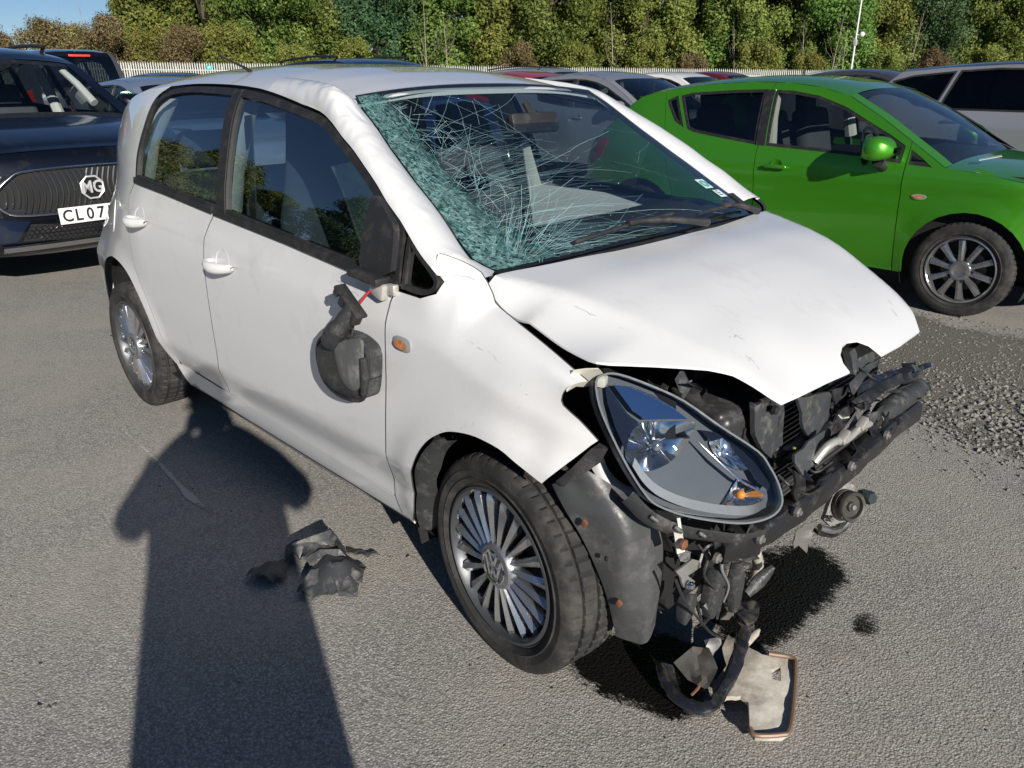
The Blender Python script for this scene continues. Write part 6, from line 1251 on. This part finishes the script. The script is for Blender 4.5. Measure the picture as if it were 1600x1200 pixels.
# emblem: octagon and letters
oc = [(.083*math.cos(R(22.5+45*k)), .083*math.sin(R(22.5+45*k))) for k in range(8)]; ec = nose(0, .706, .03)
em = MB(); o_ = [ec+Vector((.0, a, b2)) for a, b2 in oc]; em.add(o_+[q+Vector((-.03, 0, 0)) for q in o_], [tuple(range(8))]+[(i, (i+1) % 8, 8+(i+1) % 8, 8+i) for i in range(8)]); emo = em.obj('emblem', blk, mg, 0)
o2 = [ec+Vector((.003, a*.97, b2*.97)) for a, b2 in oc]; MB().tube(o2+[o2[0]], .007, 6, False).obj('emblem_rim', mat('emblem_silver', (.75, .76, .78), .35, metal=.5, var=.03), emo)
text_mesh('MG', .112, mat('emblem_silver', (.75, .76, .78), .35, metal=.5, var=.03), 'emblem_letters', emo, Matrix.Translation(ec+Vector((.004, 0, 0))) @ Matrix.Rotation(R(90), 4, 'Z') @ Matrix.Rotation(R(90), 4, 'X'), .003, (.86, 1.05))
npz = nose(-.0, .53, .034); pm = MB(); pm.box(npz, (.008, .52, .112), None, .003); po = pm.obj('number_plate', plate_white, mg, 60)
for ch_, yy in zip('CL07HA', (-.205, -.132, -.055, .018, .105, .178)): text_mesh(ch_, .108, mat('plate_ink', (.012, .012, .012), .5), 'plate_character', po, Matrix.Translation(npz+Vector((.006, yy, -.003))) @ Matrix.Rotation(R(90), 4, 'Z') @ Matrix.Rotation(R(90), 4, 'X'), .0008, (.95, 1.05))
lowp = [(-.50,.385),(-.43,.495),(-.2,.475),(.2,.475),(.43,.495),(.50,.385),(.24,.365),(-.24,.365)]
panel('lower_intake', [lowp], lambda y, z: nose(y, z, .006), dark, mg, .05); hx = MB()
for i in range(-14, 15):
    for j in range(4):
        y, z = i*.034+(.017 if j % 2 else 0), .388+j*.026
        if inside([(y, z)], [inset(lowp, .012)])[0]: q = [nose(y+.017*math.cos(R(60*k+30)), z+.015*math.sin(R(60*k+30)), .010) for k in range(7)]; hx.tube(q, .0025, 4, False)
tag(hx.obj('honeycomb', blk, mg, 0), kind='stuff')
MB().box(nose(.02, .43, .02), (.02, .10, .06), None, .006).obj('radar_cover', blk, mg)
sk = [[nose(y, z, o_) for y in np.linspace(-.62, .62, 20)] for z, o_ in ((.362,.010),(.350,.03),(.325,.028),(.312,.008))]; MB().grid(sk).obj('skid_strip', MATS['satin_chrome'], mg, 60)
for s_ in (-1, 1): panel('fog_recess', [[(s_*.60,.545),(s_*.43,.515),(s_*.53,.385),(s_*.66,.385),(s_*.70,.47)]], lambda y, z: nose(y, z, .004), paintm('navy_light', (.012, .022, .05), .4, .2), mg, .05, flip=s_ < 0)
# red hanger and pale cabin trims behind the glass
MB().lathe([(.001,.10),(.02,.085),(.028,.04),(.035,-.02),(.03,-.06),(.001,-.075)], (-.50, -.12, 1.36), 'z', 12).obj('mirror_hanger', mat('red_felt', (.75, .03, .03), .7), mg, 60)
MB().tube([(-.50,-.12,1.46),(-.50,-.12,1.53)], .003, 5).obj('hanger_cord', MATS['red_felt'], mg)
for s_ in (-1, 1): MB().tube([(-.45, s_*.70, 1.22), (-.62, s_*.655, 1.37), (-.80, s_*.60, 1.50)], [.035, .03, .025], 8).obj('pillar_trim', mat('pale_trim', (.55,.55,.52), .6), mg); MB().tube([(-1.42, s_*.74, 1.1), (-1.46, s_*.66, 1.5)], [.05, .04], 8).obj('pillar_trim', MATS['pale_trim'], mg)
# ---- the cars further back
def variant(base, **k): d = dict(base); d.update(k); return d
def scaled(base, sx, sz, sw, **k):
    d = dict(base); f = lambda L: [(x*sx, z*sz) for x, z in L]
    d['perim'] = {a: f(b2) for a, b2 in base['perim'].items()}; d['windows'] = [f(b2) for b2 in base['windows']]; d['bars'] = [f(b2) for b2 in base.get('bars', ())]
    for a in ('hlamp', 'tlamp'): d[a] = f(base[a])
    for a in ('W',): d[a] = base[a]*sw
    for a in ('H', 'belt'): d[a] = base[a]*sz
    for a in ('front', 'rear', 'wb'): d[a] = base[a]*sx
    d['mirror'] = (base['mirror'][0]*sx, base['mirror'][1]*sz); d['handles'] = [(x*sx, z*sz) for x, z in base['handles']]; d['crease'] = None; d['glass'] = bgwin; d['wsglass'] = bgwin; d.update(k); return d
SALOON = scaled(HATCH, 1.07, .985, 1.04)
SALOON['perim'] = dict(SALOON['perim'], roof=[(-1.2,1.345),(-1.5,1.375),(-1.8,1.375),(-2.2,1.34),(-2.5,1.28)], rw=[(-2.85,1.10),(-3.05,1.0)], tail=[(-3.5,.95),(-3.6,.6),(-3.5,.35)]); SALOON['rear'] = -3.62; SALOON['windows'] = SALOON['windows'][:2]+SALOON['windows'][3:]; SALOON['tlamp'] = [(-3.55,.7),(-3.45,.93),(-3.2,.94),(-3.3,.8)]
VAN = scaled(SUV, 1.0, 1.08, 1.0, rails=())
VAN['perim'] = dict(VAN['perim'], roof=[(-.95,1.72),(-1.4,1.80),(-2.2,1.81),(-3.0,1.80),(-3.4,1.77)], rw=[(-3.50,1.5),(-3.58,1.22)], tail=[(-3.62,1.1),(-3.65,.7),(-3.6,.4)]); VAN['H'] = 1.82; VAN['windows'] = VAN['windows'][:2]
silver = paintm('silver_paint', (.42, .43, .45), .55, .32); bluegrey = paintm('blue_grey_paint', (.30, .36, .46), .5, .3); redp = paintm('red_paint', (.45, .02, .02), .2, .3); whitep = paintm('parked_white_paint', (.75, .75, .74), 0, .3); dkblue = paintm('blue_paint', (.012, .025, .09), .4, .2); greyp = paintm('dark_grey_paint', (.09, .095, .105), .5, .3); gloss_bk = blk
bgc = 'cars parked in the rows behind'
def bcar(name, lab, px, D, spec, paint, rz=0, dx=0, **k):
    P = spot(px, D) if D else (px[0], px[1], ground_z(*px)); return gcar(name, lab, (P[0]+dx, P[1], P[2]), rz, spec, paint, bgc, shuts=False, wproto=wpg, **k)
TWO = scaled(SUV, 1.0, .94, 1.0, rails=(), mirror_paint=gloss_bk)
TWO['windows'] = [[(-.33,1.075),(-.5,1.21),(-.74,1.37),(-.98,1.46),(-1.35,1.485),(-1.34,1.06)], [(-1.37,1.06),(-1.38,1.487),(-2.0,1.50),(-2.38,1.475),(-2.50,1.065)], [(-2.53,1.067),(-2.41,1.47),(-2.85,1.425),(-3.08,1.36),(-2.95,1.22),(-2.75,1.10)]]; TWO['glass'] = glass('privacy_glass', (.03, .03, .035), 1.5)
bcar('silver_saloon', 'silver saloon between the white wreck and green hatchback, door mirror showing', (-5.1, 7.9), 0, scaled(SALOON, 1, 1.04, 1), silver)
bcar('blue_suv', 'dark blue sport utility vehicle whose roof rails show above the white roof', (-8.2, 5.6), 0, scaled(SUV, 1, 1.0, 1, rails=[(-1.2,-2.9)]), dkblue)
bcar('grey_van', 'dark grey van seen from behind with a red high brake lamp', 135, 14.0, VAN, greyp, R(180), dx=-3.65)
bcar('blue_grey_saloon', 'blue-grey saloon peeping between the navy vehicle and the white wreck', 345, 10.2, SALOON, bluegrey, R(2))
bcar('blue_hatchback', 'low dark blue car roof left of the white wreck, before the fence', 325, 15.5, scaled(HATCH, 1, 1.04, 1), dkblue)
bcar('silver_estate', 'silver estate car with black roof rails in front of the fence', (-12.0, 13.9), 0, scaled(SUV, .98, .99, .95, rails=[(-1.1,-2.9)]), silver, R(4))
bcar('red_car', 'bright red car roof between silver estate and silver saloon', 925, 14.5, scaled(HATCH, 1, 1.04, 1), redp)
bcar('white_car', 'white car roof behind the silver saloon and green roof', 1160, 16.5, scaled(SALOON, 1, 1.06, 1), whitep)
bcar('dark_red_car', 'dark red car far behind the green roof', 1205, 21, scaled(HATCH, 1, 1.1, 1), paintm('dark_red_paint', (.18, .012, .015), .3, .3))
bcar('white_hatchback', 'small white hatchback roof near the lamp column', 1425, 21, scaled(HATCH, 1, 1.14, 1), whitep)
bcar('grey_hatchback', 'slate grey hatchback roof left of the black-roofed silver car', 1515, 13.5, scaled(HATCH, 1, 1.06, 1), greyp)
bcar('two_tone_car', 'large silver car with black roof and dark glass at the right edge', 1960, 8.0, TWO, silver, R(0), roof_paint=gloss_bk)
van_ = [o for o in S.objects if o.name.startswith('grey_van')][0]
MB().box((-3.50, 0, 1.74), (.03, .34, .035), None, .008).obj('brake_lamp', mat('brake_red', (.8, .06, .04), .3), van_)
# ================================================================== the photographer, just behind the camera (casts the long shadow)
hd2 = Vector((-sd.x, -sd.y, 0)).normalized(); side2 = Vector((-hd2.y, hd2.x, 0))   # facing away from the sun; side2 = their left
base = Vector((CAM.x, CAM.y, 0))-hd2*.42+side2*.085
per = root('person', 'person in a long dark jacket holding up a phone with both hands', 'person', tuple(base))
def skin(name, verts, edges, radii, m, parent, sub=2, rootv=0):
    me = bpy.data.meshes.new(name); me.from_pydata(verts, edges, []); o = bpy.data.objects.new(name, me); link(o, parent)
    md = o.modifiers.new('skin', 'SKIN'); md.use_smooth_shade = True
    for i, r_ in enumerate(radii): me.skin_vertices[0].data[i].radius = (r_, r_) if not isinstance(r_, tuple) else r_
    me.skin_vertices[0].data[rootv].use_root = True
    o.modifiers.new('sub', 'SUBSURF').render_levels = sub; dg = bpy.context.evaluated_depsgraph_get(); dg.update()
    m2 = bpy.data.meshes.new_from_object(o.evaluated_get(dg)); bpy.data.objects.remove(o); m2.materials.clear(); m2.materials.append(m)
    for p_ in m2.polygons: p_.use_smooth = True
    return link(bpy.data.objects.new(name, m2), parent)
L_ = lambda s_, f, z: tuple(side2*s_+hd2*f+Vector((0, 0, z)))
jack = mat('dark_jacket', (.02, .022, .028), .9, var=.2, bump=.2, bscale=40); skinm = mat('skin', (.42, .26, .19), .5, var=.08); jean = mat('dark_trousers', (.02, .022, .03), .9, var=.2)
V = [L_(0,0,.98), L_(0,0,1.15), L_(0,0,1.32), L_(0,0,1.45), L_(0,.02,1.53), L_(0,.05,1.60), L_(0,.06,1.70), L_(0,.05,1.765)]
E_ = [(0,1),(1,2),(2,3),(3,4),(4,5),(5,6),(6,7)]; Rr_ = [.19,.185,.185,.16,.062,.075,.10,.07]
for s_ in (-1, 1):
    n = len(V); V += [L_(s_*.17,.0,1.43), L_(s_*.30,.06,1.22), L_(s_*.16,.28,1.36), L_(s_*.075,.355,1.42)]; E_ += [(3,n),(n,n+1),(n+1,n+2),(n+2,n+3)]; Rr_ += [.09,.072,.048,.03]
    n = len(V); V += [L_(s_*.105,0,.90), L_(s_*.12,.01,.50), L_(s_*.125,-.02,.09), L_(s_*.13,.14,.05)]; E_ += [(0,n),(n,n+1),(n+1,n+2),(n+2,n+3)]; Rr_ += [.12,.085,.055,.042]
body = skin('body', V, E_, Rr_, jack, per)
# coat skirt
rows = [[Vector(L_(rx*math.cos(a), ry*math.sin(a), z)) for a in np.linspace(0, 2*math.pi, 25)] for z, rx, ry in ((1.30,.23,.16),(1.15,.225,.165),(1.0,.23,.18),(.85,.235,.185),(.70,.24,.19),(.55,.245,.19))]
MB().grid(rows).obj('coat', jack, per, 60)
# head and hair
rows = [[Vector(L_(.078*k*math.cos(a), .06+.095*k*math.sin(a), 1.675+.12*h)) for a in np.linspace(0, 2*math.pi, 21)] for h, k in ((-1,.25),(-.85,.6),(-.5,.88),(0,1),(.4,.97),(.75,.74),(.95,.35),(1,.05))]
hdo = MB().grid(rows).obj('head', skinm, per, 70)
rows = [[Vector(L_(.088*k*math.cos(a), .045+.10*k*math.sin(a), 1.69+.125*h)) for a in np.linspace(0, 2*math.pi, 21)] for h, k in ((.1,1),(.4,1),(.75,.78),(.95,.36),(1,.05))]
MB().grid(rows).obj('hair', mat('hair', (.03, .02, .015), .7), hdo, 70)
MB().add([L_(-.015,.15,1.65), L_(.015,.15,1.65), L_(0,.175,1.655), L_(0,.152,1.70)], [(0,1,2),(0,2,3),(1,3,2)]).obj('nose', skinm, hdo, 0)
MB().box(L_(0,.15,1.615), (.045,.045,.008), None, .003).obj('mouth', mat('lips', (.35,.15,.12), .5), hdo)
for s_ in (-1, 1):
    MB().lathe([(.001,.006),(.008,.003),(.01,0)], L_(s_*.032,.15,1.685), 'z', 10).obj('eye', mat('eye', (.7,.7,.7), .2), hdo)
    MB().lathe([(.001,.008),(.02,.004),(.028,-.004)], L_(s_*.082,.045,1.67), 'z', 10).obj('ear', skinm, hdo)
    # hands: palm with five fingers round the phone edge
    Vh = [L_(s_*.082,.345,1.425), L_(s_*.078,.375,1.44)]; Eh = [(0,1)]; Rh = [.026,.022]
    for k in range(4):
        n = len(Vh); z = 1.475-.022*k; Vh += [L_(s_*.085,.385,z-.004), L_(s_*.083,.412,z), L_(s_*(.055-.004*k),.418,z+.002)]; Eh += [(1,n),(n,n+1),(n+1,n+2)]; Rh += [.011,.009,.008]
    n = len(Vh); Vh += [L_(s_*.066,.362,1.44), L_(s_*.045,.375,1.462)]; Eh += [(1,n),(n,n+1)]; Rh += [.011,.009]
    skin('hand', Vh, Eh, Rh, skinm, per, 1)
ph = MB(); rotp = Matrix((side2, hd2, Vector((0, 0, 1)))).transposed(); ph.box(L_(0,.393,1.452), (.155,.009,.074), rotp, .004)
pho = ph.obj('mobile_phone', blk, None, 60); pho.location = base; tag(pho, 'black mobile phone held landscape in the person\'s hands', 'phone')
